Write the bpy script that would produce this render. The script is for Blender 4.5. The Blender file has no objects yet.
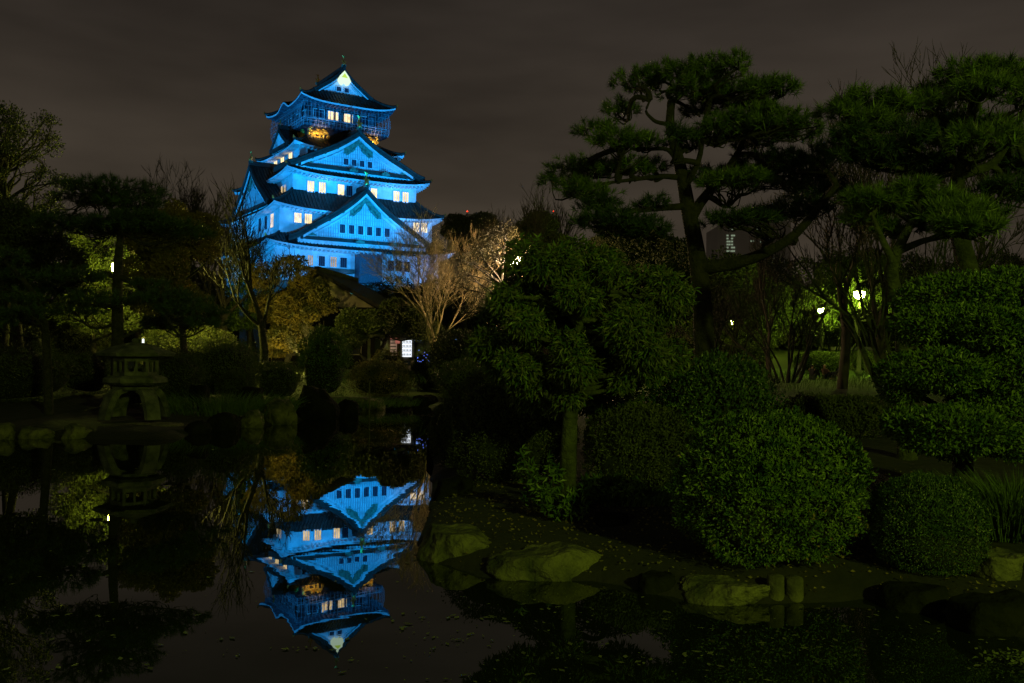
import bpy, math, random
import numpy as np
from mathutils import Vector

# ------------------------------------------------------------------ camera
FPX, CXP, CYP, CAMH = 880.0, 512.0, 341.5, 2.0
PITCH, ROLL = math.atan(9.7/880), math.radians(0.6)
sc = bpy.context.scene
COL = sc.collection
_F = np.array([0, math.cos(PITCH), math.sin(PITCH)])
_R0 = np.array([1.0, 0, 0]); _U0 = np.cross(_R0, _F)
_R = _R0*math.cos(ROLL)+_U0*math.sin(ROLL); _U = _U0*math.cos(ROLL)-_R0*math.sin(ROLL)
cam_d = bpy.data.cameras.new('camera'); cam = bpy.data.objects.new('camera', cam_d); COL.objects.link(cam)
cam_d.sensor_width = 36; cam_d.lens = FPX*36/1024; cam_d.clip_start = 0.1; cam_d.clip_end = 6000
from mathutils import Matrix
cam.matrix_world = Matrix(((_R[0], _U[0], -_F[0], 0), (_R[1], _U[1], -_F[1], 0), (_R[2], _U[2], -_F[2], CAMH), (0, 0, 0, 1)))
sc.camera = cam
sc.view_settings.view_transform = 'Standard'; sc.view_settings.look = 'None'
sc.view_settings.exposure = 0; sc.view_settings.gamma = 1
sc.render.engine = 'CYCLES'
sc.cycles.use_denoising = True
sc.cycles.max_bounces = 5; sc.cycles.diffuse_bounces = 2; sc.cycles.glossy_bounces = 4
sc.cycles.sample_clamp_indirect = 3.0

# ------------------------------------------------------------------ night sky (city glow under thin cloud)
world = bpy.data.worlds.new('World'); sc.world = world; world.use_nodes = True
wn = world.node_tree; wn.nodes.clear(); L = wn.links
def wnode(t, **k):
    n = wn.nodes.new(t)
    for a, b in k.items(): setattr(n, a, b)
    return n
tc = wnode('ShaderNodeTexCoord'); sep = wnode('ShaderNodeSeparateXYZ'); L.new(tc.outputs['Generated'], sep.inputs[0])
ramp = wnode('ShaderNodeValToRGB'); L.new(sep.outputs['Z'], ramp.inputs[0])
ramp.color_ramp.elements[0].position = 0.0; ramp.color_ramp.elements[0].color = (0.056, 0.042, 0.028, 1)
ramp.color_ramp.elements[1].position = 0.55; ramp.color_ramp.elements[1].color = (0.019, 0.016, 0.014, 1)
e = ramp.color_ramp.elements.new(0.17); e.color = (0.046, 0.036, 0.026, 1)
e = ramp.color_ramp.elements.new(0.33); e.color = (0.033, 0.0262, 0.0205, 1)
mp = wnode('ShaderNodeMapping'); mp.inputs['Scale'].default_value = (1.2, 1.2, 5.0); mp.inputs['Rotation'].default_value = (0.0, 0.12, 0.0)
L.new(tc.outputs['Generated'], mp.inputs[0])
nz = wnode('ShaderNodeTexNoise'); nz.inputs['Scale'].default_value = 2.2; nz.inputs['Detail'].default_value = 4; L.new(mp.outputs[0], nz.inputs['Vector'])
mr = wnode('ShaderNodeMapRange'); mr.inputs[1].default_value = 0.3; mr.inputs[2].default_value = 0.75; mr.inputs[3].default_value = 0.66; mr.inputs[4].default_value = 1.38
L.new(nz.outputs[0], mr.inputs[0])
mul = wnode('ShaderNodeVectorMath', operation='SCALE'); L.new(ramp.outputs[0], mul.inputs[0]); L.new(mr.outputs[0], mul.inputs['Scale'])
bg = wnode('ShaderNodeBackground'); bg.inputs[1].default_value = 1.0; L.new(mul.outputs[0], bg.inputs[0])
out = wnode('ShaderNodeOutputWorld'); L.new(bg.outputs[0], out.inputs[0])

# ------------------------------------------------------------------ lamps
def point(name, loc, power, color, r=0.12, parent=None):
    l = bpy.data.lights.new(name, 'POINT'); l.energy = power; l.color = color; l.shadow_soft_size = r
    o = bpy.data.objects.new(name, l); o.location = loc; COL.objects.link(o)
    return o
def spot(name, loc, target, power, color, angle, r=0.4, blend=0.5):
    l = bpy.data.lights.new(name, 'SPOT'); l.energy = power; l.color = color; l.shadow_soft_size = r
    l.spot_size = math.radians(angle); l.spot_blend = blend
    o = bpy.data.objects.new(name, l); o.location = loc
    o.rotation_euler = (Vector(target)-Vector(loc)).to_track_quat('-Z', 'Y').to_euler(); COL.objects.link(o)
    return o
GREEN = (0.72, 1.0, 0.10); YEL = (1.0, 0.92, 0.22); WARM = (1.0, 0.62, 0.26); BLUE = (0.0, 0.355, 1.0)

# castle frame: x along the front, -y the front face, -x the left face
PHI = math.radians(56.6); CC = np.array([-34.74, 165.0, 0.0])
CU = np.array([math.sin(PHI), math.cos(PHI), 0]); CV = np.array([-CU[1], CU[0], 0])
def cw(s, t, z): return tuple(CC+CU*s+CV*t+np.array([0, 0, z]))
for s, t, z, ts, tt, tz, P, a in ((-26, -72, 9, -6, -14, 26, 95000, 42), (20, -75, 9, 6, -14, 26, 75000, 42),
                                  (0, -62, 7, 0, -10, 36, 130000, 30), (-70, -12, 8, -14, 0, 28, 105000, 44),
                                  (-62, 22, 8, -12, 2, 40, 75000, 34)):
    spot('blue_floodlight', cw(s, t, z), cw(ts, tt, tz), P, BLUE, a, 0.6)
for s_, t_, z_, p_ in ((-6.5, -15.4, 29.6, 150), (6.0, -15.4, 29.6, 130), (-12.0, -16.6, 22.6, 130), (12.0, -16.6, 22.6, 150), (-14.0, -6, 29.2, 120), (-11.2, 3.5, 35.6, 90), (-17.0, -9.5, 19.6, 160), (-17.2, 6, 20, 160), (-8, -17.9, 14.5, 160), (-3.5, -17.9, 14.5, 120)):
    spot('added_uplight', cw(s_, t_, z_), cw(s_*0.9, t_*0.8, z_+7), p_*1.2, (0.12, 0.42, 1.0), 130, 0.15, 0.8)  # assumed uplights, added to put uneven hot spots on the castle walls
spot('blue_floodlight_low', cw(-14, -30, 13), cw(-6, -14, 22), 3000, (0.10, 0.40, 1.0), 70, 0.4)
spot('white_floodlight', cw(22, -30, 12), cw(12, -14, 20), 4200, (0.62, 0.62, 1.0), 44, 0.4)
spot('white_floodlight', cw(14, -44, 12), cw(9, -13, 29), 7000, (0.5, 0.7, 1.0), 26, 0.5, 0.9)
spot('white_floodlight', cw(-8, -40, 11), cw(-7, -15, 17), 2600, (0.35, 0.6, 1.0), 24, 0.5, 0.9)
spot('crest_spotlight', cw(0, -13.5, 42), cw(0, -6, 51), 60, (1.0, 1.0, 0.72), 16, 0.1)
for s, t, s2, t2 in ((-5.2, -9.6, -5.0, -7.0), (5.6, -9.6, 5.2, -7.0), (-9.6, -4.2, -7.0, -4.2)):
    spot('relief_lamp', cw(s, t, 39.4), cw(s2, t2, 40.9), 520, (1.0, 0.6, 0.2), 95, 0.08, 0.6)
point('garden_fill_light', (-13.5, 36.8, 4.6), 1000, (1.0, 0.9, 0.14), 0.0)  # unseen fill light added to brighten the left bank trees
point('garden_fill_light', (-10.8, 42.3, 1.6), 420, (1.0, 0.8, 0.2), 0.0)  # unseen fill light added in front of the golden tree
# assumed point lights added behind the camera, out of frame; no lamp posts built
point('assumed_offframe_light', (9.5, -9.0, 8.5), 6000, (0.72, 1.0, 0.08), 0.3)
point('assumed_offframe_light', (-16.0, -14.0, 7.0), 1000, (0.85, 1.0, 0.30), 0.3)

# ------------------------------------------------------------------ placing helpers
def ray(px, py): return _F*FPX+_R*(px-CXP)-_U*(py-CYP)
def at(px, py, Y):
    d = ray(px, py); k = Y/d[1]; return np.array([d[0]*k, Y, CAMH+d[2]*k])
def wl(px, py, z=0.0):
    d = ray(px, py); k = (z-CAMH)/d[2]; return np.array([d[0]*k, d[1]*k, z])

# ------------------------------------------------------------------ materials
def mat(name, col, rough=0.7, metal=0.0, var=0.25, scale=6.0, col2=None, bump=0.0, bscale=20.0, spec=None, coord='Object', detail=4, bdist=0.05):
    m = bpy.data.materials.new(name); m.use_nodes = True
    nt = m.node_tree; b = nt.nodes['Principled BSDF']
    b.inputs['Roughness'].default_value = rough; b.inputs['Metallic'].default_value = metal
    if spec is not None: b.inputs['Specular IOR Level'].default_value = spec
    t = nt.nodes.new('ShaderNodeTexCoord')
    n = nt.nodes.new('ShaderNodeTexNoise'); n.inputs['Scale'].default_value = scale; n.inputs['Detail'].default_value = detail
    nt.links.new(t.outputs[coord], n.inputs['Vector'])
    r = nt.nodes.new('ShaderNodeValToRGB'); nt.links.new(n.outputs[0], r.inputs[0])
    c2 = col2 if col2 else tuple(min(1, c*(1+var)) for c in col)
    c1 = tuple(c*(1-var) for c in col) if not col2 else col
    r.color_ramp.elements[0].position = 0.35; r.color_ramp.elements[0].color = (*c1, 1)
    r.color_ramp.elements[1].position = 0.65; r.color_ramp.elements[1].color = (*c2, 1)
    nt.links.new(r.outputs[0], b.inputs['Base Color'])
    if bump:
        n2 = nt.nodes.new('ShaderNodeTexNoise'); n2.inputs['Scale'].default_value = bscale; n2.inputs['Detail'].default_value = 6
        nt.links.new(t.outputs[coord], n2.inputs['Vector'])
        bp = nt.nodes.new('ShaderNodeBump'); bp.inputs['Strength'].default_value = bump; bp.inputs['Distance'].default_value = bdist
        nt.links.new(n2.outputs[0], bp.inputs['Height']); nt.links.new(bp.outputs[0], b.inputs['Normal'])
    return m
def emat(name, col, s, var=0.0, scale=3.0):
    m = bpy.data.materials.new(name); m.use_nodes = True; nt = m.node_tree; b = nt.nodes['Principled BSDF']
    b.inputs['Base Color'].default_value = (0.04, 0.03, 0.02, 1)
    b.inputs['Emission Strength'].default_value = s; b.inputs['Emission Color'].default_value = (*col, 1)
    if var:
        t = nt.nodes.new('ShaderNodeTexCoord'); n = nt.nodes.new('ShaderNodeTexNoise'); n.inputs['Scale'].default_value = scale
        nt.links.new(t.outputs['Object'], n.inputs['Vector'])
        r = nt.nodes.new('ShaderNodeValToRGB'); nt.links.new(n.outputs[0], r.inputs[0])
        r.color_ramp.elements[0].position = 0.35; r.color_ramp.elements[0].color = (*[c*(1-var) for c in col], 1)
        r.color_ramp.elements[1].position = 0.6; r.color_ramp.elements[1].color = (*col, 1)
        nt.links.new(r.outputs[0], b.inputs['Emission Color'])
    return m
M = dict(
 plaster=mat('white_plaster', (0.68, 0.70, 0.72), 0.8, var=0.16, scale=0.8, bump=0.1, bscale=3),
 lattice=mat('plaster_lattice', (0.45, 0.47, 0.5), 0.8, var=0.08, scale=0.6),
 tile=mat('copper_roof_tile', (0.018, 0.025, 0.020), 0.6, var=0.45, scale=1.3, bump=0.3, bscale=6),
 patina=mat('green_patina', (0.06, 0.20, 0.14), 0.5, var=0.4, scale=3),
 gold=mat('gilded_metal', (0.85, 0.52, 0.12), 0.35, 0.9, var=0.3, scale=5),
 goldr=mat('gilded_relief', (0.9, 0.5, 0.08), 0.45, 0.5, var=0.5, scale=2.2, bump=0.8, bscale=3),
 black=mat('black_lacquer', (0.02, 0.022, 0.03), 0.4, var=0.3),
 dark_wood=mat('dark_painted_wood', (0.08, 0.09, 0.12), 0.6, var=0.3),
 rail=mat('pale_painted_rail', (0.42, 0.40, 0.46), 0.6, var=0.15),
 stonewall=mat('castle_stone', (0.16, 0.14, 0.12), 0.9, var=0.5, scale=0.8, bump=0.8, bscale=1.2),
 lit=emat('lit_window', (1.0, 0.72, 0.33), 2.0, 0.45, 0.9),
 lit2=emat('dim_lit_window', (1.0, 0.75, 0.42), 0.5, 0.5, 1.5),
 glass=mat('dark_glass', (0.02, 0.03, 0.05), 0.15, var=0.1),
 granite=mat('mossy_granite', (0.02, 0.024, 0.014), 0.85, scale=4, detail=8, col2=(0.11, 0.11, 0.08), bump=0.6, bscale=30),
 rock=mat('mossy_rock', (0.010, 0.014, 0.004), 0.9, scale=3.2, detail=9, col2=(0.115, 0.11, 0.045), bump=1.0, bscale=7, bdist=0.16),
 rockdark=mat('shaded_rock', (0.003, 0.0035, 0.002), 0.95, scale=3, spec=0.1, col2=(0.010, 0.010, 0.006), bump=1.0, bscale=12),  # dark copy of the rock; shade on the bank is put into its colour
 bark=mat('rough_bark', (0.008, 0.007, 0.005), 0.95, scale=9, col2=(0.026, 0.022, 0.016), bump=1.0, bscale=25),
 mossbark=mat('mossy_bark', (0.018, 0.022, 0.008), 0.95, scale=7, col2=(0.05, 0.058, 0.02), bump=1.0, bscale=22),
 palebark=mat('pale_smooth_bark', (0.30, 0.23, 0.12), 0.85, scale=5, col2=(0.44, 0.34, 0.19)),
 twig=mat('grey_twigs', (0.035, 0.030, 0.022), 0.95, scale=4, col2=(0.065, 0.055, 0.04)),
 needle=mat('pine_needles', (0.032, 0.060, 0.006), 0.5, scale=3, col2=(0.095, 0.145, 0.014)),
 needle_dark=mat('dark_pine_needles', (0.014, 0.030, 0.008), 0.6, scale=3, col2=(0.028, 0.055, 0.012)),  # darker copy for pads in shade; the shade is in the colour
 candle=mat('pine_candles', (0.10, 0.20, 0.03), 0.5, scale=6, col2=(0.16, 0.27, 0.05)),
 leaf=mat('glossy_leaves', (0.018, 0.050, 0.005), 0.5, scale=7, spec=0.35, col2=(0.085, 0.135, 0.014)),
 leaf_fine=mat('small_clipped_leaves', (0.018, 0.042, 0.005), 0.5, scale=14, col2=(0.04, 0.078, 0.010)),
 leaf_dark=mat('shaded_leaves', (0.018, 0.026, 0.006), 0.7, scale=3, col2=(0.050, 0.058, 0.013)),  # dark leaves; the unlit shrubs' shade is put into this colour
 leaf_olive=mat('olive_leaves', (0.035, 0.050, 0.010), 0.6, scale=5, col2=(0.075, 0.085, 0.015)),
 leaf_gold=mat('yellowing_leaves', (0.030, 0.036, 0.006), 0.6, scale=1.2, col2=(0.15, 0.105, 0.014)),
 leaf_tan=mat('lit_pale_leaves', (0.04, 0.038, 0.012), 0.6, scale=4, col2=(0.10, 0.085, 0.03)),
 leaf_rust=mat('rusty_leaves', (0.075, 0.065, 0.012), 0.7, scale=0.5, col2=(0.16, 0.11, 0.02)),
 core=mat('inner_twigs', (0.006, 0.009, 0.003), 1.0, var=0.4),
 grass=mat('short_grass', (0.030, 0.060, 0.008), 0.8, scale=5, col2=(0.07, 0.11, 0.02)),
 soil=mat('leafy_soil', (0.022, 0.017, 0.010), 0.95, scale=3, col2=(0.045, 0.035, 0.018), bump=0.7, bscale=8),
 dryleaf=mat('fallen_leaves', (0.045, 0.05, 0.02), 0.6, scale=2, col2=(0.12, 0.125, 0.05)),
 concrete=mat('pale_concrete', (0.36, 0.36, 0.33), 0.8, var=0.15, scale=2),
 metal=mat('painted_metal', (0.14, 0.13, 0.11), 0.5, 0.3, var=0.2),
 housewall=mat('beige_plaster_wall', (0.42, 0.36, 0.25), 0.8, var=0.15, scale=1.5),
 houseroof=mat('dark_roof_slate', (0.035, 0.032, 0.03), 0.8, var=0.3, scale=3),
 darkwall=mat('dark_house_wall', (0.006, 0.005, 0.004), 0.95, var=0.3),  # near-black matte wall
 log=mat('log_post', (0.03, 0.03, 0.012), 0.9, scale=6, col2=(0.08, 0.075, 0.03), bump=0.6, bscale=20),
 office=mat('office_facade', (0.75, 0.72, 0.66), 0.8, var=0.15, scale=0.02),
 white_l=emat('white_panel', (0.86, 0.92, 1.0), 1.6),
 warm_l=emat('warm_shop_light', (1.0, 0.62, 0.42), 0.55, 0.6, 4),
 red_l=emat('red_price_strip', (1.0, 0.30, 0.22), 0.35, 0.5, 9),
 blue_l=emat('blue_white_light', (0.25, 0.5, 1.0), 1.6),
 bead_l=emat('blue_bead', (0.15, 0.25, 1.0), 1.3),
 lamp_g=emat('green_white_globe', (0.66, 1.0, 0.08), 520.0),
 lamp_w=emat('warm_white_globe', (1.0, 0.68, 0.34), 680.0),
 lamp_y=emat('yellow_globe', (0.85, 1.0, 0.10), 380.0),
 off_l=emat('office_window', (0.72, 0.9, 0.62), 0.28, 0.4, 0.3),
 off_y=emat('yellow_office_window', (1.0, 0.72, 0.08), 0.9),
 off_w=emat('white_strip_light', (0.8, 0.85, 0.8), 0.75),
 beacon=emat('red_beacon', (1.0, 0.06, 0.02), 2.5),
 skin=mat('skin', (0.35, 0.2, 0.14), 0.6, var=0.1), hair=mat('dark_hair', (0.012, 0.01, 0.009), 0.5, var=0.2),
 coat=mat('dark_coat', (0.02, 0.02, 0.022), 0.85, var=0.2), coat2=mat('brown_jacket', (0.16, 0.09, 0.06), 0.85, var=0.2),
 jeans=mat('dark_jeans', (0.02, 0.022, 0.03), 0.85, var=0.2),
 bottle=mat('bottle_label', (0.25, 0.25, 0.3), 0.4, var=0.5, scale=30),
)

# ------------------------------------------------------------------ mesh builder
class MB:
    def __init__(s): s.V = []; s.F = []; s.n = 0
    def add(s, V, F, m=0, smooth=False):
        V = np.asarray(V, float).reshape(-1, 3); F = np.asarray(F, np.int64)
        s.V.append(V); s.F.append((F+s.n, m, smooth)); s.n += len(V)
    def box(s, c, d, m=0, rz=0.0, ax=None):
        x, y, z = [q/2 for q in d]
        V = np.array([(i*x, j*y, k*z) for i in (-1, 1) for j in (-1, 1) for k in (-1, 1)])
        if rz: V = V@np.array([[math.cos(rz), math.sin(rz), 0], [-math.sin(rz), math.cos(rz), 0], [0, 0, 1]])
        s.add(V+np.asarray(c), [(0, 1, 3, 2), (4, 6, 7, 5), (0, 4, 5, 1), (2, 3, 7, 6), (0, 2, 6, 4), (1, 5, 7, 3)], m)
    def tube(s, P, r, n=6, m=0, cap=True):
        P = np.asarray(P, float); k = len(P); r = np.broadcast_to(np.asarray(r, float), (k,))
        T = np.gradient(P, axis=0); T /= np.linalg.norm(T, axis=1)[:, None]+1e-9
        ref = np.array([0.0, 0, 1]) if abs(T[0][2]) < 0.9 else np.array([1.0, 0, 0])
        A = np.cross(T, ref); A /= np.linalg.norm(A, axis=1)[:, None]+1e-9; B = np.cross(T, A)
        an = np.arange(n)*2*math.pi/n
        V = P[:, None]+r[:, None, None]*(A[:, None]*np.cos(an)[None, :, None]+B[:, None]*np.sin(an)[None, :, None])
        i = np.arange(k-1)[:, None]*n; j = np.arange(n)[None]; j2 = (j+1) % n
        F = np.stack([i+j, i+j2, i+n+j2, i+n+j], -1).reshape(-1, 4)
        s.add(V.reshape(-1, 3), F, m, True)
        if cap and n <= 8:
            for e_ in (0, k-1): s.add(V[e_], [tuple(range(n)) if e_ else tuple(range(n))[::-1]], m)
    def lathe(s, prof, n=12, c=(0, 0, 0), m=0, smooth=True, ph=0.0):
        P = np.array(prof, float); an = np.arange(n)*2*math.pi/n+ph; k = len(P)
        V = np.stack([P[:, 0, None]*np.cos(an), P[:, 0, None]*np.sin(an), np.repeat(P[:, 1, None], n, 1)], -1)+np.asarray(c)
        i = np.arange(k-1)[:, None]*n; j = np.arange(n)[None]; j2 = (j+1) % n
        s.add(V.reshape(-1, 3), np.stack([i+j, i+j2, i+n+j2, i+n+j], -1).reshape(-1, 4), m, smooth)
    def prism(s, poly, y0, y1, m=0):     # polygon in xz swept along y
        k = len(poly); V = [(x, y0, z) for x, z in poly]+[(x, y1, z) for x, z in poly]
        s.add(V, [tuple(range(k)), ], m); s.F[-1] = (s.F[-1][0], m, False)
        b = s.n-2*k
        s.V[-1] = np.array(V, float)
        s.F.append((np.array([tuple(range(2*k-1, k-1, -1))])+b, m, False))
        s.F.append((np.array([(i, i+k, (i+1) % k+k, (i+1) % k) for i in range(k)])+b, m, False))
    def build(s, name, mats, parent=None, tf=None, loc=None):
        V = np.concatenate(s.V) if s.V else np.zeros((0, 3))
        if tf is not None: V = tf(V)
        me = bpy.data.meshes.new(name)
        nl = sum(f.size for f, _, _ in s.F); nf = sum(len(f) for f, _, _ in s.F)
        me.vertices.add(len(V)); me.vertices.foreach_set('co', V.astype(np.float32).ravel())
        me.loops.add(nl); me.polygons.add(nf)
        me.loops.foreach_set('vertex_index', np.concatenate([f.ravel() for f, _, _ in s.F]).astype(np.int32))
        cnt = np.concatenate([np.full(len(f), f.shape[1]) for f, _, _ in s.F])
        me.polygons.foreach_set('loop_start', (np.cumsum(cnt)-cnt).astype(np.int32))
        me.polygons.foreach_set('material_index', np.concatenate([np.full(len(f), m) for f, m, _ in s.F]).astype(np.int32))
        me.polygons.foreach_set('use_smooth', np.concatenate([np.full(len(f), sm) for f, _, sm in s.F]))
        for m in (mats if isinstance(mats, (list, tuple)) else [mats]): me.materials.append(m)
        me.update(calc_edges=True); me.validate()
        o = bpy.data.objects.new(name, me); COL.objects.link(o)
        if parent is not None: o.parent = parent
        if loc is not None: o.location = loc
        return o
def tag(o, label=None, cat=None, group=None, kind=None):
    if label: o['label'] = label
    if cat: o['category'] = cat
    if group: o['group'] = group
    if kind: o['kind'] = kind
    return o
def empty(name, loc=(0, 0, 0), rz=0.0):
    o = bpy.data.objects.new(name, None); o.location = loc; o.rotation_euler = (0, 0, rz); o.empty_display_size = 0.3; COL.objects.link(o); return o
def copy_tree(o, parent=None):
    c = o.copy(); COL.objects.link(c)
    if parent is not None: c.parent = parent
    for ch in o.children: copy_tree(ch, c)
    return c
def rng(seed): return np.random.default_rng(seed)
def unit(v): return v/(np.linalg.norm(v, axis=-1, keepdims=True)+1e-9)

# smooth value noise from a few random sines
def fnoise(P, seed, freq=1.0, oct=3):
    g = rng(seed); s = np.zeros(len(P)); a = 1.0; tot = 0
    for k in range(oct):
        for q in range(3):
            d = g.normal(size=3)*freq*2**k; s += a*np.sin(P@d+g.uniform(0, 6.28)); tot += a
        a *= 0.55
    return s/tot*1.7

# ------------------------------------------------------------------ pond outline and ground
shore_px = [(0, 437), (50, 438), (95, 440), (180, 440), (200, 430), (260, 427), (300, 421), (330, 417), (380, 407), (425, 404),
            (436, 415), (434, 440), (430, 470), (428, 510), (412, 545), (432, 562), (480, 578), (512, 582), (600, 582), (640, 592),
            (688, 602), (770, 606), (812, 604), (870, 600), (930, 610), (1024, 640)]
shore = [wl(x, y)[:2] for x, y in shore_px]
shore += [np.array(p) for p in ((4.8, 3.6), (6.0, 1.5), (2.5, 1.6), (-3, 1.5), (-12, 2.0), (-22, 8.0), (-26, 18.0))]
PP = np.array(shore)
def sdist(X, Y):
    P = np.stack([X, Y], -1).reshape(-1, 2); d = np.full(len(P), 1e9); ins = np.zeros(len(P), bool)
    n = len(PP)
    for i in range(n):
        a, b = PP[i], PP[(i+1) % n]; ab = b-a; t = np.clip(((P-a)@ab)/(ab@ab), 0, 1)
        d = np.minimum(d, np.linalg.norm(P-a-t[:, None]*ab, axis=1))
        c = (a[1] > P[:, 1]) != (b[1] > P[:, 1])
        xi = a[0]+(P[:, 1]-a[1])*(b[0]-a[0])/(b[1]-a[1]+1e-12)
        ins ^= c & (P[:, 0] < xi)
    return np.where(ins, -d, d).reshape(np.shape(X))
def gz(X, Y):
    X = np.asarray(X, float); Y = np.asarray(Y, float)
    d = sdist(X, Y)
    up = 0.14*np.clip(d/0.3, 0, 1)+0.68*np.clip((d-0.3)/11.0, 0, 1)
    up = up+np.clip((Y-70)/60, 0, 1)*4.0*np.clip(1-(Y-400)/200, 0, 1)
    bump = 0.04*np.sin(X*1.7+1)*np.sin(Y*1.3)+0.03*np.sin(X*3.1+Y*2.3)
    z = np.where(d > 0, up+bump*np.clip(d, 0, 1)*np.clip(1-Y/60, 0, 1), np.maximum(-0.8, d*0.9-0.02))
    return z
def g1(x, y): return float(gz(np.array([x]), np.array([y]))[0])
def gp(px, Y): # world point on the ground in the direction of a pixel column at distance Y
    p = at(px, 352, Y); return np.array([p[0], Y, g1(p[0], Y)])
def axis(lo, hi, n, c, tight):
    t = np.linspace(-1, 1, n); s = np.sinh(t*tight)/math.sinh(tight)
    return np.where(s < 0, c+s*(c-lo), c+s*(hi-c))
xs = axis(-2500, 2500, 340, 0, 7.0); ys = axis(-300, 4500, 360, 12, 6.6)
GX, GY = np.meshgrid(xs, ys); GZ = gz(GX, GY)
nx, ny = len(xs), len(ys)
ii = (np.arange(ny-1)[:, None]*nx+np.arange(nx-1)[None]).ravel()
b = MB(); b.add(np.stack([GX, GY, GZ], -1), np.stack([ii, ii+1, ii+nx+1, ii+nx], -1), 0, True)
# ground material: soil near the banks, lawn where it is flat and open
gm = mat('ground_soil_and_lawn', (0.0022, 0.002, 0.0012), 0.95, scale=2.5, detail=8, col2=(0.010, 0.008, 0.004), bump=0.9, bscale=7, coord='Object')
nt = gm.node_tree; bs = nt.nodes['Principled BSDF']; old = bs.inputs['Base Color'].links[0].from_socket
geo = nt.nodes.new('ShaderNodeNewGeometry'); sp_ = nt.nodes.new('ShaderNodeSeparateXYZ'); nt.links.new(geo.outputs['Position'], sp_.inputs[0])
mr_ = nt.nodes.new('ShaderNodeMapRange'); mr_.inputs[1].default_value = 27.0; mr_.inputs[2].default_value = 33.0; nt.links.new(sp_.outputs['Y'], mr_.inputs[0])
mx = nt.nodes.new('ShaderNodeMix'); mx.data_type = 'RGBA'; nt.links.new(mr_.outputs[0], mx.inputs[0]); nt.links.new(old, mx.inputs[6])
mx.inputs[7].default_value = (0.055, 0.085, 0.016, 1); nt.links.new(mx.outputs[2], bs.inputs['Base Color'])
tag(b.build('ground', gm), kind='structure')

# water
wm = bpy.data.materials.new('pond_water'); wm.use_nodes = True; nt = wm.node_tree; bs = nt.nodes['Principled BSDF']
bs.inputs['Base Color'].default_value = (0.006, 0.008, 0.003, 1); bs.inputs['Roughness'].default_value = 0.008
bs.inputs['IOR'].default_value = 2.0
t = nt.nodes.new('ShaderNodeTexCoord'); mp_ = nt.nodes.new('ShaderNodeMapping'); mp_.inputs['Scale'].default_value = (1.0, 1.5, 1.0)
nt.links.new(t.outputs['Object'], mp_.inputs[0])
n1 = nt.nodes.new('ShaderNodeTexNoise'); n1.inputs['Scale'].default_value = 1.1; n1.inputs['Detail'].default_value = 3; nt.links.new(mp_.outputs[0], n1.inputs['Vector'])
bp = nt.nodes.new('ShaderNodeBump'); bp.inputs['Strength'].default_value = 0.035; bp.inputs['Distance'].default_value = 0.02
nt.links.new(n1.outputs[0], bp.inputs['Height']); nt.links.new(bp.outputs[0], bs.inputs['Normal'])
b = MB(); b.add([(p[0], p[1], 0) for p in [(-40, 0.5), (12, 0.5), (12, 45), (-40, 45)]], [(0, 1, 2, 3)])
tag(b.build('water', wm), kind='structure')

# ================================================================== CASTLE
castle = empty('castle_tower', tuple(CC), math.radians(90)-PHI)
tag(castle, 'tall white castle keep floodlit blue, five tiers of dark tiled roofs with gables', 'castle')
def sub(o, parent): o.parent = parent; return o

def window(parent, k, lat, dist, z0, z1, w, lit=True, bars=3, m=None):
    """k: 0 front, 1 left, 3 right; lat = lateral position seen from outside; dist = wall plane"""
    b = MB(); zc = (z0+z1)/2; h = z1-z0
    b.box((lat, -dist-0.02, zc), (w, 0.12, h), 0)
    fr = 0.13
    for sx in (-1, 1): b.box((lat+sx*(w/2+fr/2), -dist-0.06, zc), (fr, 0.24, h+2*fr), 1)
    for sz in (-1, 1): b.box((lat, -dist-0.06, zc+sz*(h/2+fr/2)), (w, 0.24, fr), 1)
    for i in range(bars): b.box((lat-w/2+w*(i+1)/(bars+1), -dist-0.10, zc), (0.07, 0.08, h), 2)
    return b.build('window', [m or (M['lit'] if lit else M['glass']), M['plaster'], M['dark_wood'] if not lit else M['plaster']], parent, tf=ROT[k])
def rotk(k):
    def f(V):
        V = V.copy(); x, y = V[:, 0].copy(), V[:, 1].copy()
        for _ in range(k): x, y = y, -x
        V[:, 0], V[:, 1] = x, y; return V
    return f
ROT = {k: rotk(k) for k in range(4)}

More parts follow.
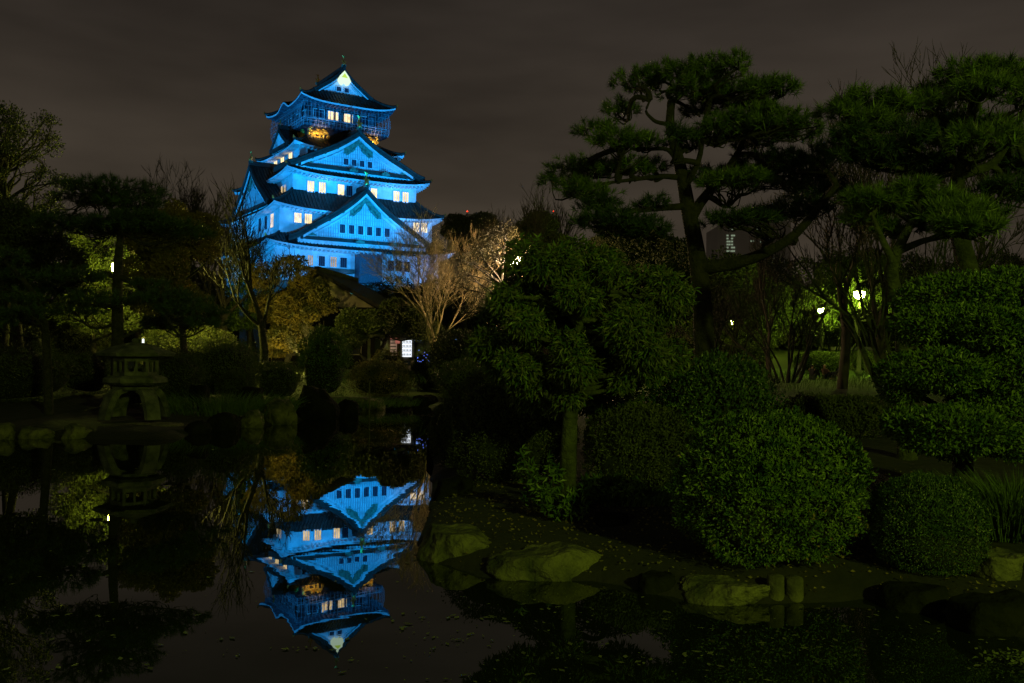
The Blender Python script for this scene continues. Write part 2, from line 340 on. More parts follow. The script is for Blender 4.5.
def hip_roof(name_parent, a0, b0, z0, a1, b1, z1, up, sag_pow=4, wa=None, wb=None, bump=None, th=0.30, rib=0.62, pw=1.25, soff='plaster'):
    """skirt roof ring between eave rect (a0,b0,z0) and inner rect (a1,b1,z1)"""
    R = MB(); E_ = MB(); S = MB(); RCS = []
    NU, NQ = 28, 7
    for k in range(4):
        A0, B0 = (a0, b0) if k % 2 == 0 else (b0, a0); A1, B1 = (a1, b1) if k % 2 == 0 else (b1, a1)
        rot = ROT[k]
        def zf(u, q, k=k):
            z = z0+(z1-z0)*q**pw+up*np.abs(u)**sag_pow*(1-q)**1.5
            if bump and k in bump[0]:
                x = u*A0; z = z+np.where(np.abs(x-bump[1]) < bump[2], 0.5*(1+np.cos(math.pi*(x-bump[1])/bump[2])), 0)*bump[3]*np.clip(1-q*1.3, 0, 1)
            return z
        u = np.linspace(-1, 1, NU+1); q = np.linspace(0, 1, NQ+1)
        UU, QQ = np.meshgrid(u, q)
        X = UU*(A0+(A1-A0)*QQ); Y = -(B0+(B1-B0)*QQ); Z = zf(UU, QQ)
        V = np.stack([X, Y, Z], -1).reshape(-1, 3)
        i0 = (np.arange(NQ)[:, None]*(NU+1)+np.arange(NU)[None]).ravel()
        F = np.stack([i0, i0+1, i0+NU+2, i0+NU+1], -1)
        R.add(rot(V), F, 0, True)
        # fascia strip + soffit
        top = np.stack([u*A0, np.full_like(u, -B0), zf(u, 0*u)-0.03], -1)
        bot = top-[0, 0, th]; botin = bot.copy(); botin[:, 1] += 0.0
        wl_a = (wa if k % 2 == 0 else wb) or A1; wl_b = (wb if k % 2 == 0 else wa) or B1
        inn = np.stack([u*wl_a, np.full_like(u, -wl_b), np.full_like(u, 0)+ (z0-th+0.15)+ 0*u], -1)
        inn[:, 2] = zf(u, 0*u)*0.35+(z0)*0.65-th+0.25
        n = NU+1; j = np.arange(NU)
        E_.add(rot(np.concatenate([top, bot])), np.stack([j, j+n, j+n+1, j+1], -1), 0)
        S.add(rot(np.concatenate([bot, inn])), np.stack([j, j+n, j+n+1, j+1], -1), 0)
        # rafter ends
        m_ = int(2*A0/0.75)
        for x in np.linspace(-A0+0.4, A0-0.4, m_):
            zz = float(zf(np.array(x/A0), np.array(0.0)))-th-0.14
            S.V.append(rot(np.array([(x+dx, y_, zz+dz) for dx in (-.13, .13) for y_ in (-B0+0.12, -B0+0.12+min(1.6, (B0-wl_b)*0.8)) for dz in (-.11, .11)])))
            S.F.append((np.array([(0, 1, 3, 2), (4, 6, 7, 5), (0, 4, 5, 1), (2, 3, 7, 6), (0, 2, 6, 4), (1, 5, 7, 3)])+S.n, 0, False)); S.n += 8
        # tile ribs running down the slope
        for x in np.arange(-A0+0.3, A0-0.2, rib):
            qm = 1.0 if abs(x) <= A1 else max(0.05, (A0-abs(x))/(A0-A1+1e-6))
            qs = np.linspace(0, qm*0.98, 6); ub = x/(A0+(A1-A0)*qs)
            P = np.stack([np.full(6, x), -(B0+(B1-B0)*qs), zf(ub, qs)+0.04], -1)
            R.tube(rot(P), 0.10, 4, 0, cap=False)
        # hip ridge on this side's left corner
        qs = np.linspace(-0.03, 1, 9); P = np.stack([-(A0+(A1-A0)*qs), -(B0+(B1-B0)*qs), z0+(z1-z0)*np.clip(qs, 0, 1)**pw+up*(1-np.clip(qs, 0, 1))**1.5+0.16+0.35*np.clip(0.15-qs, 0, 1)], -1)
        RC = MB(); RCS.append(RC); RC.tube(rot(P), np.linspace(0.30, 0.22, 9), 6, 0)
        RC.tube(rot(np.array([P[0]+[-0.05, -0.05, 0.1], P[0]+[-0.2, -0.2, 0.5]])), [0.25, 0.08], 6, 1)
    r = R.build('roof', M['tile'], name_parent)
    E_.build('fascia', M['plaster'], r); S.build('soffit', M[soff], r); [q_.build('ridge_cap', [M['tile'], M['gold']], r) for q_ in RCS]
    return r

def finial(parent, base, tf=None, s=1.0, lean=-1):
    b = MB(); x, y, z = base
    P = np.array([(x, y, z), (x, y+0.15*lean*s, z+0.35*s), (x, y-0.05*lean*s, z+0.8*s), (x, y-0.22*lean*s, z+1.25*s), (x, y+0.0*lean*s, z+1.75*s), (x, y+0.25*lean*s, z+2.15*s)])
    b.tube(P, np.array([0.36, 0.42, 0.30, 0.20, 0.13, 0.05])*s, 7, 0)
    for sx in (-1, 1):
        b.add([(x+sx*0.1*s, y, z+1.6*s), (x+sx*0.5*s, y+0.1*lean*s, z+2.2*s), (x+sx*0.12*s, y+0.15*lean*s, z+2.0*s), (x+sx*0.3*s, y, z+0.6*s), (x+sx*0.72*s, y-0.1, z+0.95*s), (x+sx*0.25*s, y, z+1.0*s)], [(0, 1, 2), (3, 4, 5)], 0)
    b.box((x, y, z-0.15*s), (0.9*s, 0.7*s, 0.5*s), 1)
    return b.build('finial', [M['gold'], M['patina']], parent, tf=tf)

def gable(k, cx, yf, yb, w, zb, za, wins=0, over=0.9, pw=1.12, bw=0.75, ext=1.14, orn=True, fin=1.0, lat=0.42, winh=1.15, small=False, winz=None):
    rot = ROT[k]
    prof = lambda q: zb+(za-zb)*np.clip(1-q, -1, 1)*(1-0.22*np.sin(np.clip(q, 0, 1)*math.pi)*0.55)+np.where(q > 1, (q-1)*(za-zb)*0.55, 0)
    wallb = MB()
    n = 20; q = np.linspace(-0.985, 0.985, n+1)
    top = [(cx+w*t_, float(prof(np.array(abs(t_))))-0.15) for t_ in q]
    wallb.prism([(cx-w*0.985, zb-1.2)]+[p for p in top][0:0]+[(cx+w*0.985, zb-1.2)][0:0]+[(cx+w*0.985, zb-1.2)]+top[::-1], yf, yf+0.5, 0)
    g = wallb.build('gable', M['plaster'], castle, tf=rot); RK = 0.55*bw/0.75
    # lattice bars
    if lat:
        lb = MB()
        for x in np.arange(-w*0.86, w*0.87, lat):
            zt = float(prof(np.array(abs(x)/w)))-bw-0.55
            if zt > zb+0.35: lb.box((cx+x, yf-0.05, (zb+0.2+zt)/2), (0.15, 0.1, zt-zb-0.2), 0)
        for z in np.arange(zb+0.8, za-2.5, 0.9):
            hw = w*(1-(z-zb+bw+0.7)/(za-zb))
            if hw > 0.6: lb.box((cx, yf-0.03, z), (2*hw, 0.06, 0.09), 0)
        lb.build('lattice', M['lattice'], g, tf=rot)
    # roof shell, both slopes
    R = MB(); qs = np.linspace(0, ext, 14); y0 = yf-over
    for sx in (-1, 1):
        P = np.stack([cx+sx*w*qs, 0*qs, prof(qs)+0.28], -1)
        a = P.copy(); a[:, 1] = y0; c = P.copy(); c[:, 1] = yb; d = a-[0, 0, 0.28+RK]; e_ = c-[0, 0, 0.28+RK]
        j = np.arange(len(qs)-1); n_ = len(qs)
        R.add(np.concatenate([a, c, d, e_]), np.concatenate([np.stack([j, j+1, j+n_+1, j+n_], -1), np.stack([j+2*n_, j+3*n_, j+3*n_+1, j+2*n_+1], -1), np.stack([j, j+2*n_, j+2*n_+1, j+1], -1)]), 0)
        R.add(np.array([a[-1], c[-1], e_[-1], d[-1]]), [(0, 1, 2, 3)], 0)
        for y in np.arange(y0+0.12, yb-0.2, 0.55):
            Q = P.copy(); Q[:, 1] = y; Q[:, 2] += 0.05; R.tube(Q, 0.13 if y > y0+0.2 else 0.2, 4, 0, cap=True)
        for dz in (0.16, 0.40):
            Q = P.copy(); Q[:, 1] = y0-0.03; Q[:, 2] -= dz; R.tube(Q, 0.07, 4, 0)
    R.build('gable_roof', M['tile'], g, tf=rot)
    # ridge
    rb = MB(); rb.box((cx, (y0+yb)/2, za+0.50), (0.55, yb-y0, 0.55), 0); rb.tube([(cx, y0-0.05, za+0.82), (cx, yb, za+0.82)], 0.22, 6, 0)
    rb.build('ridge_cap', M['tile'], g, tf=rot)
    # bargeboards
    bb = MB()
    for sx in (-1, 1):
        for (off, wd, yy, t2) in ((RK+0.02, bw*0.55, y0+0.15, 0.14), (RK+bw*0.95, bw*0.42, yf-0.28, 0.3)):
            qa = np.linspace(0, ext-0.03 if off < 0.1 else 0.93, 12)
            zt = prof(qa)-off; zl = zt-wd
            V = np.concatenate([np.stack([cx+sx*w*qa, 0*qa+yy, zt], -1), np.stack([cx+sx*w*qa, 0*qa+yy, zl], -1), np.stack([cx+sx*w*qa, 0*qa+yy+t2, zt], -1), np.stack([cx+sx*w*qa, 0*qa+yy+t2, zl], -1)])
            j = np.arange(11); n_ = 12
            bb.add(V, np.concatenate([np.stack([j, j+n_, j+n_+1, j+1], -1), np.stack([j+2*n_, j+3*n_, j+3*n_+1, j+2*n_+1], -1), np.stack([j+n_, j+3*n_, j+3*n_+1, j+n_+1], -1)]), 0)
    bb.build('bargeboard', M['plaster'], g, tf=rot)
    if orn:
        ob = MB(); za2 = za-bw-0.15; s = w/11.5
        for sx in (-1, 1):     # hanging chevron of carved patinated copper
            for (q0, q1, dz, hh) in ((0.0, 0.24, 0.35, 0.95), (0.05, 0.20, 1.15, 0.6)):
                qa = np.linspace(q0, q1, 5); zt = prof(qa)-bw*1.35-dz+0.3; 
                zl = zt-hh*s*(1+0.25*np.array([0, 1, 0, 1, 0]))
                V = np.concatenate([np.stack([cx+sx*w*qa, 0*qa+yf-0.38, zt], -1), np.stack([cx+sx*w*qa, 0*qa+yf-0.38, zl], -1), np.stack([cx+sx*w*qa, 0*qa+yf-0.1, zt], -1), np.stack([cx+sx*w*qa, 0*qa+yf-0.1, zl], -1)])
                j = np.arange(4); n_ = 5
                ob.add(V, np.concatenate([np.stack([j, j+n_, j+n_+1, j+1], -1), np.stack([j+n_, j+3*n_, j+3*n_+1, j+n_+1], -1)]), 0)
            for qd in (0.36, 0.56, 0.76):
                x = cx+sx*w*qd; z = float(prof(np.array(qd)))-bw*0.55
                sb_ = MB(); sb_.V.append(np.array([(x+0.3*s*math.cos(t_), y0+0.02, z+0.3*s*math.sin(t_)) for t_ in np.arange(8)*math.pi/4])); sb_.F.append((np.array([tuple(range(8))]), 0, False)); sb_.n = 8; sb_.build('stud', M['patina'], g, tf=rot)
            # toe ornament where the board meets the eave
            x0 = cx+sx*w*0.98; tb_ = MB(); tb_.add([(x0, yf-0.4, zb+0.1), (cx+sx*w*0.72, yf-0.4, zb+0.15), (cx+sx*w*0.84, yf-0.4, zb+1.0), (x0-sx*0.4, yf-0.4, zb+0.75)], [(0, 1, 2, 3)], 0); tb_.build('toe_ornament', M['patina'], g, tf=rot)
        for x in (-w*0.12, w*0.42) if wins else ():
            rb_ = MB(); rb_.box((cx+x, yf-1.5, zb-0.55), (1.5, 0.3, 0.45), 0); rb_.box((cx+x, yf-1.5, zb-0.25), (0.8, 0.3, 0.25), 0); rb_.build('roof_ornament', M['patina'], g, tf=rot)
        ob.build('gable_ornament', M['patina'], g, tf=rot)
    # sill roof in front of the gable foot
    sb = MB(); sb.box((cx, yf-0.35, zb-0.30), (w*1.9, 0.7, 0.5), 0)
    sb.build('sill', M['tile'], g, tf=rot)
    if wins:
        st = 8.3/max(wins-1, 1) if wins > 4 else 1.5
        for i in range(wins):
            x = cx+(i-(wins-1)/2)*st; z0 = winz if winz else zb+0.9
            window(g, k, x, -yf+0.08, z0, z0+winh, 0.95 if wins > 4 else 0.85, lit=False, bars=2)
    if fin: finial(g, (cx, y0+0.35, za+1.0), rot, fin)
    return g

def wall(a, b_, z0, z1, m='plaster'):
    b = MB(); b.box((0, 0, (z0+z1)/2), (2*a, 2*b_, z1-z0), 0)
    return b.build('wall', M[m], castle)

# stone base with battered sides
b = MB(); NB = 8
for i in range(NB):
    pass
q = np.linspace(0, 1, 9)
ring = lambda a, bb_, z: [(-a, -bb_, z), (a, -bb_, z), (a, bb_, z), (-a, bb_, z)]
V = []; 
for t_ in q: V += ring(21.5-5.3*t_**0.6, 21.5-5.3*t_**0.6, 2.5+10.8*t_)
F = [(4*i+j, 4*i+(j+1) % 4, 4*i+4+(j+1) % 4, 4*i+4+j) for i in range(8) for j in range(4)]+[(32, 33, 34, 35)]
b.add(V, F[:-1]); b.add(V[-4:], [(0, 1, 2, 3)])
b.build('stone_base', M['stonewall'], castle)

w1 = wall(15.3, 15.2, 13, 19.9)
for lat, wd, lit in ((-9.1, 0.9, 1), (-7.1, 1.1, 0), (-5.0, 1.1, 1), (-3.2, 1.2, 0)):
    window(w1, 0, lat, 15.2, 16.0, 17.7, wd, lit=bool(lit), bars=2, m=M['lit2'] if lit else None)
for lat in (-10, -5.5, 4, 9): window(w1, 1, lat, 15.3, 16, 17.7, 1.2, lit=False)
# lower pent roof and projecting bay on the front
b = MB(); b.prism([(-10.3, 14.9), (-1.9, 14.9), (-1.9, 15.6), (-10.3, 15.6)], -17.0, -15.2, 0)
b.build('pent_roof', M['tile'], w1)
b = MB(); b.box((1.0, -16.2, 16.2), (4.2, 2.2, 5.6), 0)
b.build('bay', M['dark_wood'], w1)
b = MB(); b.box((6.4, -16.0, 16.4), (6.2, 1.8, 4.4), 0); b.box((6.4, -16.3, 18.75), (6.8, 2.6, 0.3), 1)
b.build('side_porch', [M['plaster'], M['tile']], w1)
for lat in (4.9, 6.4, 8.0): window(w1, 0, lat, 16.9, 15.8, 17.6, 1.2, lit=False, bars=1)
hip_roof(castle, 17.3, 17.5, 18.9, 14.2, 14.5, 21.3, 0.9, wa=15.3, wb=15.2)
gable(0, 0.1, -16.5, -11.5, 12.0, 20.75, 29.3, wins=6, winh=1.5, winz=21.7)

w2 = wall(14.2, 14.5, 20, 26.1)
for lat in (-11.1, -9.3): window(w2, 0, lat, 14.5, 23.1, 24.7, 1.2)
for lat in (11.0, 12.6): window(w2, 0, lat, 14.5, 23.4, 25.1, 1.2)
for lat, lit in ((11.2, 1), (4.5, 0), (-4.5, 0), (7.8, 0)): window(w2, 1, lat, 14.2, 22.4, 24.7, 1.6, lit=bool(lit))
hip_roof(castle, 15.7, 16.2, 25.3, 11.6, 13.2, 28.9, 0.9, wa=14.2, wb=14.5)
gable(1, 0.9, -14.4, -8.5, 9.6, 27.0, 34.3, wins=0, lat=0.6, fin=0.8, ext=1.08)

w3 = wall(11.6, 13.2, 27.5, 32.2)
for lat, lit in ((-8.45, 1), (-6.4, 1), (-3.0, 1), (-1.45, 0), (3.2, 1), (7.6, 1), (9.4, 1)):
    window(w3, 0, lat, 13.2, 28.75, 30.55, 1.15, lit=bool(lit), bars=2)
for lat in (9.9, 8.4): window(w3, 1, lat, 11.6, 28.3, 30.1, 1.0)
for lat in (-2, -6): window(w3, 1, lat, 11.6, 28.5, 30.1, 1.3, lit=False)
hip_roof(castle, 13.3, 15.2, 31.5, 9.0, 9.1, 35.3, 0.9, wa=11.6, wb=13.2)
gable(0, 0.2, -12.9, -6.5, 11.3, 33.6, 39.9, wins=4, fin=0.95, winh=1.1, winz=34.15)

w4 = wall(9.0, 9.1, 34.5, 37.8)
for lat in (4.9, 0.6, -3.2): window(w4, 1, lat, 9.0, 35.2, 37.3, 1.9, bars=1)
for lat in (-7.0,): window(w4, 0, lat, 9.1, 35.3, 36.9, 1.2, lit=False)
hip_roof(castle, 10.4, 10.5, 37.2, 7.0, 7.1, 39.5, 0.75, wa=9.0, wb=9.1)
gable(1, 1.8, -9.9, -6.9, 4.2, 38.3, 41.3, wins=0, lat=0, orn=False, bw=0.4, over=0.5, fin=0.45)

# storey with gilded beast reliefs
w5 = wall(7.0, 7.1, 39.0, 41.4, 'black')
def relief(k, cx, dist, zc, w, h, seed, flip=1):
    # a long crawling beast in raised gilded metal: body, head, legs and a curling tail
    b = MB(); g = rng(seed)
    def blob(x, z, rx, rz, ry=0.22):
        an = np.arange(10)*2*math.pi/10
        for s_ in (1.0, 0.6): pass
        V = [(cx+flip*x*w/2+rx*1.25*w/2*math.cos(t_)*s_, -dist-dy, zc+z*h/2+rz*1.25*h/2*math.sin(t_)*s_) for s_, dy in ((1, 0.02), (0.75, ry*0.8), (0.3, ry)) for t_ in an]
        F = [(r_*10+j, r_*10+(j+1) % 10, r_*10+10+(j+1) % 10, r_*10+10+j) for r_ in range(2) for j in range(10)]
        b.add(V, F, 0, True); b.V.append(np.array(V[20:])); b.F.append((np.array([tuple(range(10))])+b.n, 0, False)); b.n += 10
    for x, z, rx, rz in ((-.1, .05, .34, .34), (.22, .12, .26, .36), (-.42, -.05, .28, .34), (.55, .28, .2, .34), (.72, .12, .14, .2),
                         (.42, -.42, .09, .42), (.1, -.5, .08, .38), (-.4, -.5, .1, .4), (-.62, -.45, .09, .42), (-.68, .2, .12, .2), (-.82, .5, .09, .25), (-.7, .75, .14, .12), (-.1, -.75, .5, .12), (.3, .75, .2, .12), (.85, -.5, .12, .3), (-.85, -.2, .1, .3), (0, .55, .16, .14), (.5, .62, .06, .12), (.62, .6, .05, .1)):
        blob(x, z, rx, rz)
    return b.build('gilded_relief', M['goldr'], w5, tf=ROT[k])
relief(0, -4.8, 7.1, 40.55, 4.2, 2.0, 1); relief(0, 5.0, 7.1, 40.55, 3.8, 2.0, 2, -1); relief(1, 4.3, 7.0, 40.55, 3.8, 2.0, 3); relief(1, -4.6, 7.0, 40.55, 3.0, 2.0, 4, -1)
# balcony
b = MB(); b.box((0, 0, 41.62), (16.3, 16.7, 0.34), 0); bal = b.build('balcony', M['dark_wood'], castle)
b = MB(); g_ = MB()
for k in range(4):
    D = 8.3 if k % 2 == 0 else 8.1; W = 8.1 if k % 2 == 0 else 8.3
    for x in np.linspace(-W+0.3, W-0.3, 15):
        b.V.append(ROT[k](np.array([(x+i*0.13, -D+0.1+j, 41.3+kz*0.18) for i in (-1, 1) for j in (0, 1.7) for kz in (-1, 1)])))
        b.F.append((np.array([(0, 1, 3, 2), (4, 6, 7, 5), (0, 4, 5, 1), (2, 3, 7, 6), (0, 2, 6, 4), (1, 5, 7, 3)])+b.n, 0, False)); b.n += 8
        g_.V.append(ROT[k](np.array([(x+0.15*math.cos(t_), -D-0.03, 41.55+0.15*math.sin(t_)) for t_ in np.arange(6)*math.pi/3]))); g_.F.append((np.array([tuple(range(6))])+g_.n, 0, False)); g_.n += 6
b.build('bracket', M['black'], bal); g_.build('gilded_stud', M['gold'], bal)
b = MB()
for k in range(4):
    D = 8.2 if k % 2 == 0 else 8.0; W = 8.0 if k % 2 == 0 else 8.2
    for z, r in ((42.75, 0.09), (42.35, 0.05)): b.tube(ROT[k](np.array([(-W, -D, z), (W, -D, z)])), r, 4)
    for x in np.linspace(-W, W, 15): b.tube(ROT[k](np.array([(x, -D, 41.75), (x, -D, 42.95)])), 0.07, 4)
b.build('railing', M['rail'], bal)
b = MB()   # safety net hung on slim bowed poles round the balcony
for k in range(4):
    D = 8.3 if k % 2 == 0 else 8.1; W = 8.1 if k % 2 == 0 else 8.3
    for x in np.linspace(-W, W, 25):
        zs = np.linspace(41.3, 45.7, 6); bo = 0.5*np.sin((zs-41.3)/4.4*math.pi)
        b.tube(ROT[k](np.stack([np.full(6, x), -D-bo+0.0*zs, zs], -1)), 0.035, 3, cap=False)
    for z in np.arange(42, 45.7, 0.9):
        bo = 0.5*math.sin((z-41.3)/4.4*math.pi); b.tube(ROT[k](np.array([(-W, -D-bo, z), (W, -D-bo, z)])), 0.025, 3, cap=False)
b.build('safety_net', M['rail'], bal)
w6 = wall(6.4, 6.4, 41.8, 46.6, 'dark_wood')
for k in (0, 1, 3):
    b = MB()
    for x in np.linspace(-6.4, 6.4, 9): b.box((x, -6.5, 44), (0.28, 0.3, 4.6), 0)
    b.box((0, -6.48, 43.0), (12.8, 0.22, 0.2), 0); b.box((0, -6.48, 45.1), (12.8, 0.22, 0.2), 0)
    b.build('timber_frame', M['black'], w6, tf=ROT[k])
for lat, lit in ((-1.9, 1), (0.9, 1), (-4.6, 0), (3.8, 0)): window(w6, 0, lat, 6.42, 43.4, 44.9, 1.9, lit=bool(lit), bars=3)
for lat in (-3, 1, 4): window(w6, 1, lat, 6.42, 43.4, 44.9, 1.8, lit=False)
hip_roof(castle, 9.0, 9.6, 45.7, 5.3, 6.4, 48.55, 0.95, wa=6.4, wb=6.4, bump=((1, 3), 0.0, 3.4, 1.25), th=0.30, soff='dark_wood')
gt = gable(0, 0.0, -6.0, 6.0, 5.2, 48.35, 52.7, wins=2, winh=0.8, lat=0, orn=False, bw=0.5, over=0.9, fin=0.8, ext=1.12, winz=48.9)
finial(gt, (0, 6.4, 53.7), None, 0.8, lean=1)
# carved crest under the top gable's peak, given its own glow for spotlit brightness
b = MB()
pts = [(-1.25, 50.8), (-0.85, 50.1), (-0.45, 49.9), (-0.1, 50.3), (0.1, 50.3), (0.45, 49.9), (0.85, 50.1), (1.25, 50.8), (0.85, 51.6), (0.0, 52.6), (-0.85, 51.6)]
b.prism(pts, -7.05, -6.6, 0)
b.prism([(-0.6, 51.3), (0.6, 51.3), (0.0, 52.1)], -7.14, -7.05, 1)
b.build('gable_crest', [emat('emissive_crest', (0.75, 1.0, 0.72), 1.1), emat('emissive_crest_gold', (0.6, 0.9, 0.1), 0.9)], gt)

# ================================================================== FOLIAGE BUILDERS
def leafset(b, P, D, size, aspect=0.45, m=0, seed=0, curl=0.25):
    """one folded leaf per point; D = direction of the leaf axis, size = length"""
    g = rng(seed); n = len(P); D = unit(D)
    side = unit(np.cross(D, g.normal(size=(n, 3)))); up = np.cross(side, D)
    s = (size*g.uniform(0.45, 1.0, n)**0.8*1.35)[:, None]
    base = P; tip = P+D*s-up*s*curl*0.5; mid = P+D*s*0.5
    l = mid+side*s*aspect*0.5+up*s*0.10; r = mid-side*s*aspect*0.5+up*s*0.10
    V = np.stack([base, l, tip, r], 1).reshape(-1, 3); i = np.arange(n)[:, None]*4
    b.add(V, np.concatenate([i+[0, 1, 2], i+[0, 2, 3]]), m, False)

def rsphere(g, n): return unit(g.normal(size=(n, 3)))

def curve(p0, p1, g, bend=0.12, n=8, sag=0.0):
    p0 = np.asarray(p0, float); p1 = np.asarray(p1, float); t = np.linspace(0, 1, n)[:, None]; Ln = np.linalg.norm(p1-p0)
    P = p0+(p1-p0)*t; a, c = g.normal(size=3)*bend*Ln, g.normal(size=3)*bend*0.5*Ln
    P = P+np.sin(t*math.pi)*a+np.sin(t*2*math.pi)*c; P[:, 2] += sag*Ln*np.sin(t[:, 0]*math.pi)
    return P

def bush(name, c, r, n, leaf, label, cat='bush', m='leaf_fine', seed=0, group=None, sq=2.6, aspect=0.5, rough=0.07, flat=0.0, drop=0.0, dens=0.16, m2=None):
    """clipped bush: c = centre of its foot, r = (rx, ry, height); leaves in an uneven shell over an opaque twig core"""
    g = rng(seed); d = rsphere(g, n); d[:, 2] = np.abs(d[:, 2])*1.0-0.0
    low = g.uniform(size=n) < 0.36; d[low, 2] *= -0.9; d = unit(d)
    e = np.abs(d)**sq; k = (e.sum(1))**(-1/sq)
    N = d*[1, 1, 1]; rad = k*(1+rough*fnoise(d, seed+1, 3.2, 3)+rough*0.9*fnoise(d, seed+2, 9, 2))
    dep = 1-dens*g.uniform(size=n)**1.5+np.where(fnoise(d, seed+5, 14, 1) > 0.9, 0.07, 0)*g.uniform(size=n)
    hz = r[2]*0.53
    P = d*(rad*dep)[:, None]*[r[0], r[1], hz]+[0, 0, r[2]-hz]
    P[:, 2] = np.maximum(P[:, 2], 0.03)
    b = MB(); leafset(b, P, unit(N*0.7+g.normal(size=(n, 3))*0.65+[0, 0, 0.35-drop]), leaf, aspect, 0, seed)
    kd = rng(seed+9).uniform(size=n) < 0.03
    if n > 5000: leafset(b, P[kd]*[1.01, 1.01, 1.01], unit(N[kd]*0.5+g.normal(size=(kd.sum(), 3))*0.8), leaf*0.9, aspect, 2, seed+8)
    for q_ in np.where(rng(seed+10).uniform(size=n) < 60/n)[0]:
        b.tube(np.array([P[q_]*0.8, P[q_]*1.0, P[q_]*[1.02, 1.02, 1.03]+[0, 0, leaf*2.2]]), [0.006, 0.004, 0.002], 3, 1, cap=False)
    # core
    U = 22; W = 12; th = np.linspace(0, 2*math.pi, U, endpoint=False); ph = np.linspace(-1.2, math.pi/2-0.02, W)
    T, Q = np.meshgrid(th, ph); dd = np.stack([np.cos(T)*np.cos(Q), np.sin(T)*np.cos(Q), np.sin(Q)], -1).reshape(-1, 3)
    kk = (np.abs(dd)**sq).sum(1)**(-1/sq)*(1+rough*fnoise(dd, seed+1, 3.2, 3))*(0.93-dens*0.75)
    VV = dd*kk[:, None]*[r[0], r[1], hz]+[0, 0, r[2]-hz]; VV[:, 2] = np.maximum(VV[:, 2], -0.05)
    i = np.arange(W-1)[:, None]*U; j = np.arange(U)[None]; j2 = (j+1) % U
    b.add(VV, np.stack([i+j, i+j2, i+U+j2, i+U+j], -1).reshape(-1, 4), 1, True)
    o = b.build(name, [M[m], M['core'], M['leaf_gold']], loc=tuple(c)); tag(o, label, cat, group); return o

def blob_leaves(b, blobs, n, leaf, seed, aspect=0.45, m=0, hang=0.0, shell=0.5, gap=0.35, up=0.2):
    g = rng(seed); vol = np.array([q[3]*q[4]*q[5] for q in blobs])**0.75; cnt = np.maximum(20, n*vol/vol.sum()).astype(int)
    for bi, (q, c_) in enumerate(zip(blobs, cnt)):
        d = rsphere(g, c_); rad = shell+(1-shell)*g.uniform(size=c_)**0.5
        rad *= 1+0.22*fnoise(d, seed+bi, 3, 3)
        P = d*rad[:, None]*np.array(q[3:6])+np.array(q[:3])
        keep = fnoise(P, seed+99, 2.6/max(0.3, (q[3]+q[5])/2), 3) > -1+gap*1.6
        P, d = P[keep], d[keep]
        leafset(b, P, unit(d*0.5+g.normal(size=(len(P), 3))*0.6+[0, 0, up-hang]), leaf, aspect, m, seed+bi)

def limbs(b, trunk, blobs, g, r0, m=0, twigs=5, minr=0.012):
    for q in blobs:
        c = np.array(q[:3]); d = np.linalg.norm(trunk-c, axis=1)+0.8*np.maximum(0, trunk[:, 2]-c[2])
        i = int(np.argmin(d)); i = min(max(i-1, len(trunk)//4), len(trunk)-1)
        P = curve(trunk[i], c-[0, 0, q[5]*0.3], g, 0.10, 9, 0.05); rr = r0*(0.35+0.25*(1-i/len(trunk)))
        b.tube(P, np.linspace(rr, rr*0.3, 9), 6, m)
        for k in range(twigs):
            e_ = c+unit(g.normal(size=3)*[1, 1, .6]+[0, 0, .2])*np.array(q[3:6])*0.75
            b.tube(curve(P[g.integers(5, 9)], e_, g, 0.15, 6), np.linspace(rr*0.3, minr*0.5, 6), 4, m, cap=False)

def clump_tree(name, trunk_pts, r0, blobs, n, leaf, label, cat='tree', seed=0, m='leaf', bm='bark', group=None, aspect=0.45, hang=0.0, gap=0.3, twigs=5, shell=0.45, extra=None):
    g = rng(seed); tp = np.array(trunk_pts, float); root = tp[0].copy()
    t = np.linspace(0, 1, 14); k = np.linspace(0, 1, len(tp)); tr = np.stack([np.interp(t, k, tp[:, a]) for a in range(3)], -1)
    tr[1:-1] = (tr[:-2]+2*tr[1:-1]+tr[2:])/4
    tr = tr-root; bl = [(q[0]-root[0], q[1]-root[1], q[2]-root[2], q[3], q[4], q[5]) for q in blobs]
    o = empty(name, tuple(root)); tag(o, label, cat, group)
    b = MB(); b.tube(np.concatenate([[[0, 0, -0.15]], tr]), np.concatenate([[r0*1.5], r0*np.linspace(1.1, 0.42, 14)]), 10, 0)
    b.build('trunk', M[bm], o)
    b = MB(); limbs(b, tr, bl, g, r0, twigs=twigs); b.build('branches', M[bm], o)
    b = MB(); blob_leaves(b, bl, n, leaf, seed+5, aspect, 0, hang, shell, gap)
    if extra: blob_leaves(b, bl, extra[1], leaf, seed+55, aspect, 1, hang, 0.7, gap)
    b.build('crown', [M[m]]+([M[extra[0]]] if extra else []), o)
    return o

def needles(b, P, D, ln, per, seed, m=0, wid=0.012, spread=0.75):
    g = rng(seed); n = len(P); PP_ = np.repeat(P, per, 0); DD = unit(np.repeat(D, per, 0)+g.normal(size=(n*per, 3))*spread)
    s = ln*g.uniform(0.7, 1.15, n*per)[:, None]; PP_ = PP_+np.repeat(D, per, 0)*(g.uniform(-0.06, 0.06, n*per)[:, None])
    side = unit(np.cross(DD, g.normal(size=DD.shape)))*wid/2
    V = np.stack([PP_-side, PP_+side, PP_+DD*s], 1).reshape(-1, 3); b.add(V, np.arange(n*per*3).reshape(-1, 3), m, False)

